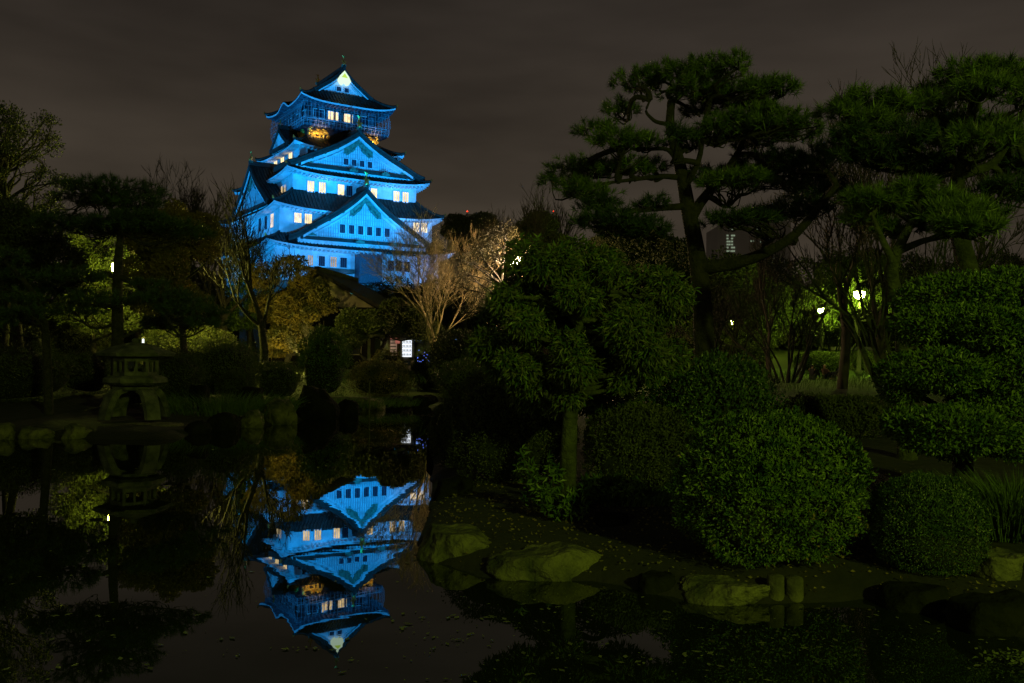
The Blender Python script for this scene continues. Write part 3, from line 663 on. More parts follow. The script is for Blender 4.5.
def pine(name, trunk_pts, r0, pads, label, seed=0, tuft=0.19, per=26, ln=0.15, m='needle', md='needle_dark', bm='bark', cat='pine tree', extra_limbs=(), candles=0.25, wid=0.012, dens=1.0, group=None):
    """pads = list of (x, y, z, rx, ry, rz[, dark])"""
    g = rng(seed); tp = np.array(trunk_pts, float); root = tp[0].copy(); t = np.linspace(0, 1, 20); k = np.linspace(0, 1, len(tp))
    tr = np.stack([np.interp(t, k, tp[:, a]) for a in range(3)], -1); 
    for _ in range(2): tr[1:-1] = (tr[:-2]+2*tr[1:-1]+tr[2:])/4
    tr -= root; o = empty(name, tuple(root)); tag(o, label, cat, group)
    b = MB(); b.tube(np.concatenate([[[0, 0, -0.2]], tr]), np.concatenate([[r0*1.5], r0*np.linspace(1.12, 0.38, 20)]), 10, 0); b.build('trunk', M[bm], o)
    lb = MB(); ex = [np.array(l[0])-root for l in extra_limbs]
    for (pts, ra, rb) in extra_limbs:
        p = np.array(pts, float)-root; tt = np.linspace(0, 1, 14); kk = np.linspace(0, 1, len(p)); c = np.stack([np.interp(tt, kk, p[:, a]) for a in range(3)], -1)
        c[1:-1] = (c[:-2]+2*c[1:-1]+c[2:])/4; lb.tube(c, np.linspace(ra, rb, 14), 7, 0)
    att = tr
    for (pts, ra, rb) in extra_limbs:
        p = np.array(pts, float)-root; tt = np.linspace(0.3, 1, 8); kk = np.linspace(0, 1, len(p)); att = np.concatenate([att, np.stack([np.interp(tt, kk, p[:, a]) for a in range(3)], -1)])
    TP, TD, TM = [], [], []
    for q in pads:
        c = np.array(q[:3])-root; R = np.array(q[3:6]); dark = len(q) > 6 and q[6]
        d = np.linalg.norm((att-c)*[1, 1, 1.3], axis=1)+0.9*np.maximum(0, att[:, 2]-c[2]+0.1); i = int(np.argmin(d))
        rr = r0*0.26+0.012
        P = curve(att[i], c-[0, 0, R[2]*0.35], g, 0.13, 10, -0.03); lb.tube(P, np.linspace(rr, rr*0.35, 10), 6, 0)
        nt_ = int(max(12, dens*math.pi*R[0]*R[1]/(tuft*tuft)*2.8))
        a = g.uniform(0, 2*math.pi, nt_); rad = np.sqrt(g.uniform(size=nt_)); 
        edge = 1+0.22*np.sin(a*3+g.uniform(0, 6))+0.12*np.sin(a*7+g.uniform(0, 6))
        x = np.cos(a)*rad*edge; y = np.sin(a)*rad*edge; z = np.sqrt(np.clip(1-rad**2, 0, 1))*g.uniform(-0.35, 1.1, nt_)
        T = c+np.stack([x*R[0], y*R[1], z*R[2]], -1)
        D = unit(np.stack([x*0.9, y*0.9, 0.75+0*x], -1)+g.normal(size=(nt_, 3))*0.28)
        TP.append(T); TD.append(D); TM.append(np.full(nt_, bool(dark)))
        for k_ in range(max(3, int(nt_*0.14))):
            e_ = T[g.integers(0, nt_)]; s_ = P[g.integers(4, 10)]; lb.tube(curve(s_, e_-[0, 0, 0.03], g, 0.14, 6), np.linspace(rr*0.35, 0.006, 6), 4, 0, cap=False)
    lb.build('branches', M[bm], o)
    TP = np.concatenate(TP); TD = np.concatenate(TD); TM = np.concatenate(TM)
    b = MB(); 
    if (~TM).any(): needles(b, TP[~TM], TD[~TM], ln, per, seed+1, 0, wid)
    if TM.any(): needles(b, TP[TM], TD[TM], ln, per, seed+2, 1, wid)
    if candles:
        s_ = (g.uniform(size=len(TP)) < candles) & ~TM; C = TP[s_]
        for dx in range(1):
            h_ = ln*g.uniform(0.7, 1.3, len(C))[:, None]; tl = unit(g.normal(size=(len(C), 3))*0.12+[0, 0, 1]); sd = unit(np.cross(tl, g.normal(size=tl.shape)))*0.011; s2 = np.cross(tl, sd)
            V = np.stack([C-sd, C+sd*0.5+s2*0.9, C+sd*0.5-s2*0.9, C+tl*h_*1.15], 1).reshape(-1, 3); i = np.arange(len(C))[:, None]*4
            b.add(V, np.concatenate([i+[0, 1, 3], i+[1, 2, 3], i+[2, 0, 3]]), 2, False)
    b.build('crown', [M[m], M[md], M['candle']], o)
    return o

def bare_mesh(seed, h, r0, spread=0.55, levels=5, kids=(3, 4, 4, 3, 3), sides=5, trunk_frac=0.3, upw=0.25, minr=0.008, lean=(0, 0, 1), shrink=0.68, wob=0.10):
    g = rng(seed); T = MB(); B = MB()
    def grow(p, d, ln, r, lv):
        n = 5 if lv else 7
        pts = [p]; q = p; dd = d
        for i in range(n-1):
            dd = unit(dd+g.normal(size=3)*wob+np.array([0, 0, upw*0.12])); q = q+dd*ln/(n-1); pts.append(q)
        rend = r*(0.62 if lv < levels else 0.3)
        (T if lv == 0 else B).tube(pts, np.linspace(r, rend, n), 8 if lv == 0 else (sides if lv < 3 else 3), 0, cap=False)
        if lv >= levels: return
        kk = kids[min(lv, len(kids)-1)]
        for j in range(kk):
            f = 1.0 if j == 0 else g.uniform(0.45 if lv else 0.65, 1.0)
            ip = min(n-1, int(round(f*(n-1)))); a = spread*(0.35 if j == 0 else g.uniform(0.7, 1.35))
            nd = unit(dd*math.cos(a)+unit(np.cross(dd, g.normal(size=3)))*math.sin(a)+np.array([0, 0, upw*0.35]))
            grow(pts[ip], nd, ln*shrink*g.uniform(0.75, 1.15), max(minr, rend*(0.85 if j == 0 else g.uniform(0.5, 0.75))), lv+1)
    grow(np.array([0.0, 0, -0.1]), unit(np.array(lean, float)), h*trunk_frac, r0, 0)
    return T, B
_bare = {}
def bare_tree(name, loc, kind, label, m='twig', group=None, rz=0.0, s=1.0, cat='bare tree', H=None):
    key = (kind, m)
    if key not in _bare:
        o = empty(name); T, B = bare_mesh(**kind_args[kind]); T.build('trunk', M[m], o); B.build('branches', M[m], o); _bare[key] = o
    else:
        o = copy_tree(_bare[key]); o.name = name
    if H: s = H/float(np.percentile([v.co.z for v in [c for c in o.children if c.name.startswith('branches')][0].data.vertices], 99.7))
    o.location = tuple(loc); o.rotation_euler = (0, 0, rz); o.scale = (s, s, s)
    for k in ('group',):
        if k in o: del o[k]
    tag(o, label, cat, group); return o
kind_args = dict(
 broad=dict(seed=3, h=8, r0=0.20, spread=0.55, levels=5, trunk_frac=0.28),
 tall=dict(seed=8, h=9, r0=0.18, spread=0.38, levels=5, trunk_frac=0.30, upw=0.5),
 fine=dict(seed=21, h=8, r0=0.16, spread=0.62, levels=6, kids=(4, 4, 3, 3, 3, 3), trunk_frac=0.24, upw=0.15, minr=0.006),
 near=dict(seed=15, h=7.5, r0=0.15, spread=0.50, levels=5, kids=(4, 4, 4, 3, 3), trunk_frac=0.27, upw=0.35, minr=0.010),
 airy=dict(seed=52, h=8, r0=0.13, spread=0.50, levels=7, kids=(4, 3, 3, 3, 3, 3, 2), trunk_frac=0.28, upw=0.38, minr=0.009, wob=0.10, shrink=0.71),
 warm=dict(seed=36, h=7.2, r0=0.085, spread=0.50, levels=7, kids=(5, 4, 3, 3, 3, 3, 2), trunk_frac=0.24, upw=0.30, minr=0.0055, wob=0.09, shrink=0.74),
)
def rock(name, c, d, label, seed=0, m='rock', cat='rock', group=None, rz=0.0, cuts=9, sub=4, rough=0.10, top=0.62):
    g = rng(seed); import bmesh
    bm_ = bmesh.new(); bmesh.ops.create_icosphere(bm_, subdivisions=sub, radius=1.0)
    V = np.array([v.co[:] for v in bm_.verts]); F = np.array([[v.index for v in f.verts] for f in bm_.faces]); bm_.free()
    V = V*((np.abs(V)**3.2).sum(1)**(-1/3.2))[:, None]
    for _ in range(cuts):
        n = unit(g.normal(size=3)*[1, 1, 0.8]); h_ = g.uniform(0.80, 1.08); s = V@n; V = V-np.maximum(0, s-h_)[:, None]*n*0.92
    V[:, 2] = np.minimum(V[:, 2], top+0.12*fnoise(V, seed+8, 1.6, 2))
    V = V*(1+rough*fnoise(V, seed, 2.2, 5)+rough*0.9*(0.5-np.abs(fnoise(V, seed+21, 2.6, 4)))+rough*0.7*fnoise(V, seed+3, 1.1, 1))[:, None]+0.02*rng(seed+4).normal(size=V.shape)*0.3
    b = MB(); b.add(V*np.array(d)/2, F, 0, True); o = b.build(name, M[m], loc=tuple(c)); o.rotation_euler = (0, 0, rz); tag(o, label, cat, group); return o
def px_rock(px0, px1, pyt, pyb, z0=0.0, **k):
    """rock whose waterline/foot is at pyb and whose outline spans px0-px1"""
    c = wl((px0+px1)/2, pyb, z0); Y = c[1]+0.25; w = (px1-px0)/FPX*Y; h = (pyb-pyt)/FPX*Y
    k.setdefault('dy', 0.7)
    dy = k.pop('dy'); return rock('rock', (c[0], c[1]+w*dy*0.40, z0+h*0.18), (w*0.96, w*dy, h*1.5), **k)
def blob(px, py, hw, hh, Y, dep=1.0):
    c = at(px, py, Y); s = Y/FPX; return (c[0], c[1], c[2], hw*s, hw*s*dep, hh*s)
def put_bush(px0, px1, pyt, Y, pyb=None, dep=0.9, **k):
    c = gp((px0+px1)/2, Y); top = at((px0+px1)/2, pyt, Y)[2]
    z = c[2] if pyb is None else at(0, pyb, Y)[2] if 0 else c[2]
    w = (px1-px0)/FPX*Y/2
    return bush(k.pop('name', 'clipped_bush'), (c[0], Y, z), (w, w*dep, top-z), **k)

# ================================================================== FOREGROUND, RIGHT BANK
G_CB = 'clipped bushes on the right bank'
put_bush(680, 856, 417, 7.9, dep=0.85, n=34000, leaf=0.040, label='large dome-shaped clipped bush lit green at the water edge, right of centre', seed=11, m='leaf', group=G_CB, dens=0.14, sq=2.5, rough=0.09)
put_bush(876, 982, 478, 7.6, dep=0.9, n=26000, leaf=0.020, label='small low round bush of tiny leaves, right of the large dome-shaped bush', seed=12, m='leaf_fine', group=G_CB, dens=0.10, sq=2.4, rough=0.05)
put_bush(648, 776, 360, 11.6, dep=0.8, n=16000, leaf=0.045, label='broad dim bush behind the large dome-shaped bush', seed=13, m='leaf_fine', group=G_CB, dens=0.2, rough=0.12)
put_bush(446, 575, 372, 12.4, dep=0.9, n=16000, leaf=0.035, label='big unlit rounded shrub at the left end of the right bank', seed=14, m='leaf_dark', group=G_CB, dens=0.15)
put_bush(432, 486, 402, 14.2, dep=1.2, n=8000, leaf=0.035, label='low unlit shrub at the pond edge in front of the big unlit rounded one', seed=17, m='leaf_dark', group=G_CB, dens=0.15)  # added shrub that keeps this lamp-lit strip of bank black
put_bush(585, 690, 405, 10.9, dep=0.8, n=9000, leaf=0.04, label='unlit shrub directly right of the leafy tree trunk', seed=15, m='leaf_dark', group=G_CB, dens=0.15)
put_bush(820, 905, 396, 11.5, dep=0.8, n=7000, leaf=0.04, label='unlit low shrub under the dark grass slope', seed=16, m='leaf_dark', group=G_CB, dens=0.2, rough=0.12) if 0 else None

put_bush(778, 892, 397, 15.5, dep=0.5, n=9000, leaf=0.05, m='leaf_dark', label='long low unlit hedge between the large dome-shaped bush and the lawn', seed=18, group=G_CB, dens=0.2, rough=0.14)
# central leafy tree with long drooping leaves
tb = gp(568, 10.3)
tr = [tb, at(569, 440, 10.3), at(571, 400, 10.3), at(578, 370, 10.35), at(580, 330, 10.4), at(575, 290, 10.4)]
g = rng(77); bl = []
while len(bl) < 66:
    x, y = g.uniform(-1, 1, 2)
    if x*x+y*y < 1 and not (y > 0.55 and abs(x) > 0.75):
        sz = g.uniform(12, 25); bl.append(blob(576+x*106, 322+y*74, sz, sz*g.uniform(0.7, 1.0), 10.3+g.uniform(-0.75, 0.75)*math.sqrt(max(0.05, 1-x*x-y*y))))
bl += [blob(*q) for q in ((545, 398, 34, 14, 11.2), (610, 400, 36, 14, 11.3), (575, 250, 20, 12, 10.4))]
t0 = clump_tree('leafy_tree', tr, 0.10, bl, 27000, 0.082, 'wide leafy tree with long drooping leaves and a pale mossy trunk on the right bank', seed=31, m='leaf', bm='mossbark', aspect=0.22, hang=0.75, gap=0.28, twigs=3, shell=0.1, extra=('leaf_olive', 24000))
# suckers and undergrowth beside the trunk
def sprout(px, py, w, h, Y, n, leaf, label, seed, m='leaf', name='undergrowth_plant', stems=9, aspect=0.3):
    g = rng(seed); c = gp(px, Y); s = Y/FPX; b = MB(); P = []; D = []
    for k in range(stems):
        e_ = np.array([g.uniform(-1, 1)*w*s/2, g.uniform(-.5, .5)*w*s/2, h*s*g.uniform(0.55, 1.0)])
        cu = curve((e_[0]*0.2, e_[1]*0.2, 0), e_, g, 0.12, 8); b.tube(cu, np.linspace(0.008, 0.003, 8), 4, 1, cap=False)
        i = g.uniform(0.2, 1, n//stems); pts = np.stack([np.interp(i, np.linspace(0, 1, 8), cu[:, a]) for a in range(3)], -1)
        P.append(pts); D.append(g.normal(size=pts.shape)*0.7+[0, 0, -0.1])
    leafset(b, np.concatenate(P), np.concatenate(D), leaf, aspect, 0, seed)
    o = b.build(name, [M[m], M['bark']], loc=tuple(c)); return tag(o, label, 'plant')
sprout(535, 480, 56, 66, 10.0, 420, 0.09, 'long-leaved shoots rising left of the pale mossy trunk', 41)
sprout(560, 480, 50, 40, 9.5, 420, 0.08, 'low leafy shoots at the foot of the mossy trunk', 42)
sprout(608, 480, 76, 26, 10.2, 620, 0.085, 'low fern-like plants right of the mossy trunk', 43, stems=16)

# cloud-clipped tree at the right edge: stacked pads of glossy leaves
rb = gp(965, 9.6)
pads = [(952, 304, 50, 32, 9.6), (1008, 306, 50, 34, 9.4), (925, 326, 32, 18, 9.3), (980, 326, 52, 22, 9.2), (938, 372, 54, 22, 9.2), (1004, 370, 48, 26, 9.3), (903, 390, 20, 14, 9.3), (970, 352, 30, 16, 9.5),
        (952, 430, 60, 26, 9.0), (1012, 424, 46, 32, 9.2), (906, 424, 22, 16, 9.2), (980, 404, 30, 14, 9.4)]
bl = [blob(*p) for p in pads]
clump_tree('cloud_clipped_tree', [rb, at(962, 440, 9.6), at(968, 380, 9.6), at(965, 320, 9.6)], 0.11, bl, 60000, 0.046,
           'cloud-clipped tree with stacked pads of glossy leaves at the right edge', seed=51, m='leaf', bm='bark', aspect=0.5, gap=0.05, twigs=4, shell=0.72)
b = MB()   # dark inner twig masses of its pads
put_bush(985, 1070, 462, 9.4, dep=0.9, n=9000, leaf=0.04, label='dark low shrub under the cloud-clipped tree at the right edge', seed=52, m='leaf_dark', group=G_CB) if 0 else None

# grass tussock on the right bank
def tussock(px, Y, w, h, n, label, seed, m='grass', name='grass_clump'):
    g = rng(seed); c = gp(px, Y); s = Y/FPX; a = g.uniform(0, 6.28, n); r = np.sqrt(g.uniform(size=n))
    P = np.stack([np.cos(a)*r*w*s/2, np.sin(a)*r*w*s/3, 0*a], -1); D = unit(np.stack([np.cos(a)*r*0.5, np.sin(a)*r*0.5, 1+0*a], -1)+g.normal(size=(n, 3))*0.18)
    L_ = h*s*g.uniform(0.5, 1.1, n)[:, None]; sd = unit(np.cross(D, g.normal(size=(n, 3))))*0.006
    mid = P+D*L_*0.6; tip = P+D*L_+np.stack([np.cos(a), np.sin(a), -0.4+0*a], -1)*L_*0.25
    V = np.stack([P-sd, P+sd, mid+sd*0.8, mid-sd*0.8, tip], 1).reshape(-1, 3); i = np.arange(n)[:, None]*5
    b = MB(); b.add(V, i+[0, 1, 2, 3], 0); b.add(V, i+[3, 2, 4], 0)
    o = b.build(name, M[m], loc=tuple(c)); return tag(o, label, 'grass', kind='stuff')
tussock(1015, 8.6, 110, 70, 2600, 'tall grass behind the small round bush at the right edge', 61)
tussock(935, 9.3, 110, 40, 1200, 'short grass on the bank behind the small round bush', 62)
tussock(620, 10.4, 150, 12, 2600, 'short grass on the bank right of the mossy trunk', 63)
tussock(820, 21, 420, 14, 4500, 'rough grass on the slope below the lawn', 64) if 0 else None
tussock(720, 40, 800, 9, 9000, 'short lawn grass lit by the park lamps', 65)
tussock(60, 33, 420, 10, 3500, 'short lawn grass on the far left bank', 66)
tussock(225, 24, 140, 26, 1800, 'reedy grass at the far edge of the pond', 67)
tussock(335, 29, 170, 10, 1800, 'short grass behind the far shore rocks', 68)

# rocks of the right bank
G_R = 'rocks along the pond edge'
px_rock(478, 604, 541, 580, label='broad flat mossy rock at the water edge below the leafy tree', seed=71, group=G_R, dy=0.6, cuts=12, sub=5, top=0.5, rough=0.13)
px_rock(414, 490, 522, 562, label='mossy rock at the tip of the bank, left of the broad flat rock', seed=72, group=G_R, dy=0.8, sub=5)
px_rock(686, 772, 578, 604, label='low flat mossy rock beside the two log posts', seed=73, group=G_R, dy=0.6, sub=5)
px_rock(640, 676, 568, 594, label='small dark rock between the two flat mossy rocks', seed=74, m='rockdark', group=G_R)
px_rock(966, 1042, 594, 634, label='large dark rock in the bottom right shore', seed=76, m='rockdark', group=G_R, dy=0.7)
px_rock(975, 1034, 548, 574, z0=0.2, label='rounded rock under the tall grass at the right edge', seed=77, m='rock', group=G_R)
px_rock(890, 955, 582, 612, label='dark shore rock below the small round bush', seed=79, m='rockdark', group=G_R)
px_rock(432, 470, 470, 505, label='dark rock halfway along the left side of the bank', seed=80, m='rockdark', group=G_R)
px_rock(425, 462, 430, 458, label='dark rock under the unlit rounded shrub', seed=81, m='rockdark', group=G_R)
rock('rock', gp(612, 9.3)+[0, 0, 0.02], (0.35, 0.3, 0.22), 'small stone on the soil between the mossy trunk and the dome-shaped bush', seed=83, m='rockdark', group=G_R)
for i, (px, w, lab) in enumerate(((778, 17, 'left one of two sawn log posts in the shallow water'), (797, 18, 'right one of two sawn log posts in the shallow water'))):
    c = wl(px, 603); r_ = w/2/FPX*c[1]; b = MB(); h_ = (24 if i == 0 else 22)/FPX*c[1]
    b.lathe([(r_*1.05, -0.2), (r_*1.03, 0.02), (r_, h_*0.6), (r_*0.98, h_), (r_*0.86, h_+0.012), (0.001, h_+0.014)], 16, m=0)
    o = b.build('log_post', M['log'], loc=(c[0], c[1]+r_, 0)); tag(o, lab, 'log post', 'log posts at the water edge')
# small round bed of leaves at the bottom right corner
c = wl(1022, 662); g = rng(85); b = MB(); n = 260; P = np.stack([g.normal(size=n)*0.1, g.normal(size=n)*0.05, g.uniform(0.0, 0.05, n)], -1)
leafset(b, P, g.normal(size=(n, 3))*[1, 1, .3], 0.035, 0.6, 0, 85); tag(b.build('water_plant', M['leaf_olive'], loc=tuple(c)), 'small leafy water plant at the bottom right corner', 'plant')

# fallen leaves floating on the pond
g = rng(90); n = 0; P = []
while len(P) < 620:
    px, py = g.uniform(0, 1024), 445+g.uniform()**0.8*238
    if P and g.uniform() < 0.25: q = P[g.integers(0, len(P))]+np.array([g.normal()*0.12, g.normal()*0.05, 0])
    else: q = wl(px, py)
    if sdist(np.array([q[0]]), np.array([q[1]]))[0] < -0.05 and (g.uniform() < 0.35+0.65*(px > 400)): P.append(q)
P = np.array(P)+[0, 0, 0.006]; n = len(P); a = g.uniform(0, 6.28, n); ln = (0.007+0.03*g.uniform(size=n)**2.5)[:, None]*np.clip(P[:, 1]/8, 1, 1.8)[:, None]
d = np.stack([np.cos(a), np.sin(a), 0*a], -1); e_ = np.stack([-np.sin(a), np.cos(a), 0*a], -1)
V = np.stack([P-d*ln, P+e_*ln*0.5, P+d*ln, P-e_*ln*0.5], 1).reshape(-1, 3); V[:, 2] += g.uniform(0, 0.004, len(V))
b = MB(); b.add(V, np.arange(n*4).reshape(-1, 4), 0); tag(b.build('floating_leaves', M['dryleaf']), 'fallen leaves drifting on the dark pond', 'leaves', kind='stuff')
# leaf litter on the bank
P = []
while len(P) < 3000:
    x, y = g.uniform(-1.5, 5.5), g.uniform(6.2, 12)
    if sdist(np.array([x]), np.array([y]))[0] > 0.1: P.append((x, y, g1(x, y)+0.01))
b = MB(); leafset(b, np.array(P), g.normal(size=(3000, 3))*[1, 1, .25], 0.035, 0.6, 0, 92); tag(b.build('leaf_litter', M['leaf_rust']), 'brown fallen leaves littering the bank', 'leaves', kind='stuff')

# ================================================================== PINES
p1 = [(640,84,24,13),(662,76,22,12),(694,74,28,13),(718,70,24,12),(737,64,13,10),(700,92,32,14),(735,97,34,14),(767,90,26,12),(785,90,14,9),
 (618,110,18,10),(597,131,20,11),(618,142,26,11),(641,143,20,9),(572,166,20,10),(566,182,22,11),(594,172,22,12),(586,192,26,11),(627,169,26,9),(652,167,16,7,1),
 (676,138,17,12,1),(690,143,22,12,1),(729,131,36,16),(753,139,32,15),(779,124,30,14),(797,134,24,14),(717,177,28,10,1),(741,183,36,11),(770,165,32,14,1),(790,178,30,16,1),
 (735,220,32,11,1),(764,217,28,10,1),(606,222,34,13,1),(636,232,34,14,1),(655,205,18,9,1),(600,205,20,9,1),(810,160,26,16,1),(815,190,30,16,1),(800,210,26,12,1),(756,115,26,12),(700,112,18,9)]
g = rng(5); pads = []
for q in p1:
    Y = 18+g.uniform(-1.6, 1.6); bb_ = blob(q[0], q[1]+1, q[2]*1.05, q[3]*1.1, Y, 1.0); pads.append(bb_+((q[4],) if len(q) > 4 else ()))
Y = 18; T1 = [gp(706, Y), at(704, 320, Y), at(700, 275, Y), at(694, 235, Y), at(687, 205, Y), at(684, 180, Y), at(676, 150, Y), at(668, 125, Y), at(672, 100, Y)]
EX = [([at(697, 268, Y), at(735, 264, Y-.3), at(768, 252, Y-.6), at(795, 236, Y-.8), at(820, 206, Y-1), at(836, 186, Y-1)], 0.15, 0.05),
      ([at(690, 220, Y), at(702, 200, Y), at(722, 178, Y+.2), at(740, 150, Y+.2), at(750, 120, Y)], 0.13, 0.04),
      ([at(690, 206, Y), at(660, 208, Y-.2), at(625, 212, Y-.3), at(592, 206, Y-.3)], 0.08, 0.03),
      ([at(685, 178, Y), at(660, 176, Y), at(630, 180, Y-.3), at(600, 184, Y-.4)], 0.07, 0.025),
      ([at(680, 165, Y), at(668, 148, Y), at(640, 150, Y), at(625, 146, Y)], 0.06, 0.02),
      ([at(672, 125, Y), at(655, 122, Y), at(645, 112, Y), at(650, 100, Y)], 0.05, 0.02),
      ([at(684, 190, Y), at(700, 160, Y-.4), at(704, 120, Y-.4), at(712, 100, Y-.4)], 0.07, 0.03)]
pine('pine_tree', T1, 0.20, pads, 'tall black pine with a broad layered crown, centre right of the picture', seed=101, tuft=0.17, per=30, ln=0.17, extra_limbs=EX, candles=0.14, wid=0.013)

p2 = [(868,107,40,14),(897,110,24,12),(874,126,28,12),(845,112,18,10),(944,97,32,14),(926,106,20,12),(967,74,26,12),(991,76,28,14),(1016,79,26,16),(985,92,32,12),(1030,100,26,14),
 (965,129,36,16),(985,142,36,18),(944,142,28,12),(1008,153,26,12),(1035,140,24,14),(906,139,30,14,1),(868,156,30,12,1),(932,168,34,10,1),(897,165,30,12,1),(845,150,26,12,1),(850,135,20,10,1),
 (1002,188,24,9,1),(1032,197,26,11,1),(1020,170,26,10,1)]
p3 = [(872,204,28,14),(900,207,24,15),(926,205,28,15),(956,216,28,15),(977,218,22,13),(897,231,22,9),(965,230,30,13),(935,222,24,12),(860,220,16,9),(915,190,20,7)]
Y = 14.5; g = rng(6); pads = []
for q in p2:
    bb_ = blob(q[0], q[1], q[2], q[3], Y+g.uniform(-1.2, 1.2)); pads.append(bb_+((q[4],) if len(q) > 4 else ()))
T2 = [gp(985, Y+.4), at(978, 300, Y+.4), at(960, 240, Y+.3), at(952, 200, Y+.2), at(962, 165, Y), at(968, 130, Y), at(975, 95, Y)]
EX = [([at(955, 215, Y+.3), at(930, 190, Y), at(900, 160, Y), at(872, 135, Y)], 0.10, 0.04), ([at(960, 175, Y), at(995, 165, Y), at(1020, 120, Y), at(1030, 95, Y)], 0.09, 0.03),
      ([at(962, 170, Y), at(945, 150, Y), at(935, 120, Y)], 0.07, 0.03)]
pine('pine_tree', T2, 0.17, pads, 'leaning pine whose top reaches the right edge of the picture', seed=102, tuft=0.16, per=34, ln=0.17, extra_limbs=EX, candles=0.16, bm='mossbark')
Y = 12.2; g = rng(7); pads = []
for q in p3: pads.append(blob(q[0], q[1], q[2], q[3], Y+g.uniform(-.7, .7)))
T3 = [gp(908, Y+.4), at(905, 340, Y+.4), at(900, 305, Y+.3), at(889, 275, Y+.2), at(896, 252, Y), at(905, 235, Y), at(912, 222, Y)]
EX = [([at(896, 252, Y), at(925, 240, Y), at(955, 235, Y)], 0.06, 0.025), ([at(893, 262, Y), at(880, 235, Y), at(872, 215, Y)], 0.06, 0.025)]
pine('pine_tree', T3, 0.125, pads, 'smaller pine with a crooked trunk and one flat crown, beside the cloud-clipped tree', seed=103, tuft=0.14, per=44, ln=0.17, extra_limbs=EX, candles=0.18, bm='mossbark')

# left pine behind the lantern
p4 = [(110,192,46,12),(90,202,28,9),(132,205,30,10),(64,224,34,11),(108,230,46,12),(160,230,40,13),(190,236,20,8),(140,220,36,9),(70,278,34,12),(56,292,30,10),(95,302,32,11),(78,312,26,9),
 (165,300,34,11),(192,312,32,11),(172,326,28,10),(150,286,18,7),(205,325,22,9)]
Y = 23; g = rng(8); pads = []
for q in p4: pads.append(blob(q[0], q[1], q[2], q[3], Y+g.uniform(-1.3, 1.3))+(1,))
T4 = [gp(118, Y), at(118, 330, Y), at(117, 295, Y), at(118, 260, Y), at(121, 235, Y), at(126, 212, Y), at(122, 196, Y)]
EX = [([at(117, 278, Y), at(105, 272, Y), at(88, 280, Y), at(66, 286, Y)], 0.07, 0.03), ([at(118, 276, Y), at(132, 282, Y), at(146, 296, Y), at(165, 304, Y)], 0.09, 0.04)]
pine('pine_tree', T4, 0.15, pads, 'dark layered pine rising behind the stone lantern', seed=104, tuft=0.2, per=22, ln=0.17, extra_limbs=EX, candles=0.0)
p5 = [(8,258,24,9),(-15,265,30,12),(14,278,26,9),(-10,290,34,12),(18,300,24,9),(6,318,28,10),(-20,325,30,12),(30,312,16,7)]
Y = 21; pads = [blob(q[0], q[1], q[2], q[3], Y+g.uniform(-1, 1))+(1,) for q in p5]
T5 = [gp(50, Y+1), at(46, 330, Y+.8), at(38, 300, Y+.4), at(24, 280, Y), at(5, 262, Y)]
pine('pine_tree', T5, 0.10, pads, 'low dark pine leaning in from the left edge', seed=105, tuft=0.2, per=20, ln=0.16, candles=0.0)

# ================================================================== STONE LANTERN
lc = wl(135, 418, 0.32); lc[1] = 21.2; lc = at(135, 418, 21.2); LZ = lc[2]; k_ = 21.2/FPX
lan = empty('stone_lantern', (lc[0], 21.2, LZ), math.radians(8)); tag(lan, 'snow-viewing stone lantern with arched legs and wide roof on the pond edge', 'stone lantern')
b = MB(); H = lambda px: px*k_
for a in range(4):
    an = math.radians(45+90*a); ca, sa = math.cos(an), math.sin(an)
    rr = np.array([0.84, 0.80, 0.74, 0.67, 0.57, 0.40]); zz = np.array([0.0, 0.2, 0.40, 0.56, 0.68, 0.73]); lb = MB()
    V = []
    for r_, z_ in zip(rr, zz):
        wd = 0.17; th_ = 0.11
        nrm = np.array([-sa, ca])
        for sx, dz in ((-1, 0), (1, 0), (1, 1), (-1, 1)):
            rad = r_+dz*0.0-(0.0 if dz else 0.0); V.append((ca*(r_-(0.13 if dz == 0 else 0)*1.0)+nrm[0]*wd*sx, sa*(r_-(0.13 if dz == 0 else 0))+nrm[1]*wd*sx, z_-(0.09 if dz == 0 and z_ > 0.3 else 0)))
    V = np.array(V); F = [(4*i+j, 4*i+(j+1) % 4, 4*i+4+(j+1) % 4, 4*i+4+j) for i in range(5) for j in range(4)]
    lb.add(V, F, 0); lb.add(V[:4], [(3, 2, 1, 0)], 0); lb.build('leg', M['granite'], lan)
b.lathe([(0.0, 0.66), (0.50, 0.68), (0.52, 0.76), (0.0, 0.76)], 6, ph=0.3, smooth=False); b.lathe([(0.0, 0.76), (0.60, 0.80), (0.72, 0.86), (0.72, 0.96), (0.60, 1.02), (0.0, 1.03)], 6, ph=0.3, smooth=False)
b.build('platform', M['granite'], lan)
b = MB(); 
for a in range(6):
    an = 0.3+a*math.pi/3; b.tube([(0.46*math.cos(an), 0.46*math.sin(an), 1.03), (0.46*math.cos(an), 0.46*math.sin(an), 1.45)], 0.055, 4)
    a2 = an+math.pi/3; q0 = np.array((0.46*math.cos(an), 0.46*math.sin(an))); q1 = np.array((0.46*math.cos(a2), 0.46*math.sin(a2)))
    mid = (q0+q1)/2; rz_ = math.atan2(*(q1-q0)[::-1]); ln = np.linalg.norm(q1-q0)
    for z_, h_ in ((1.07, 0.09), (1.41, 0.09)): b.box((mid[0], mid[1], z_), (ln, 0.07, h_), 0, rz=rz_)
    b.box((mid[0], mid[1], 1.24), (0.05, 0.05, 0.3), 0, rz=rz_)
b.build('fire_box', M['granite'], lan)
b = MB(); b.lathe([(0.0, 1.45), (0.55, 1.45), (0.86, 1.49), (0.90, 1.56), (0.78, 1.62), (0.48, 1.73), (0.22, 1.80), (0.0, 1.82)], 6, ph=0.3, smooth=False)
b.build('roof', M['granite'], lan)
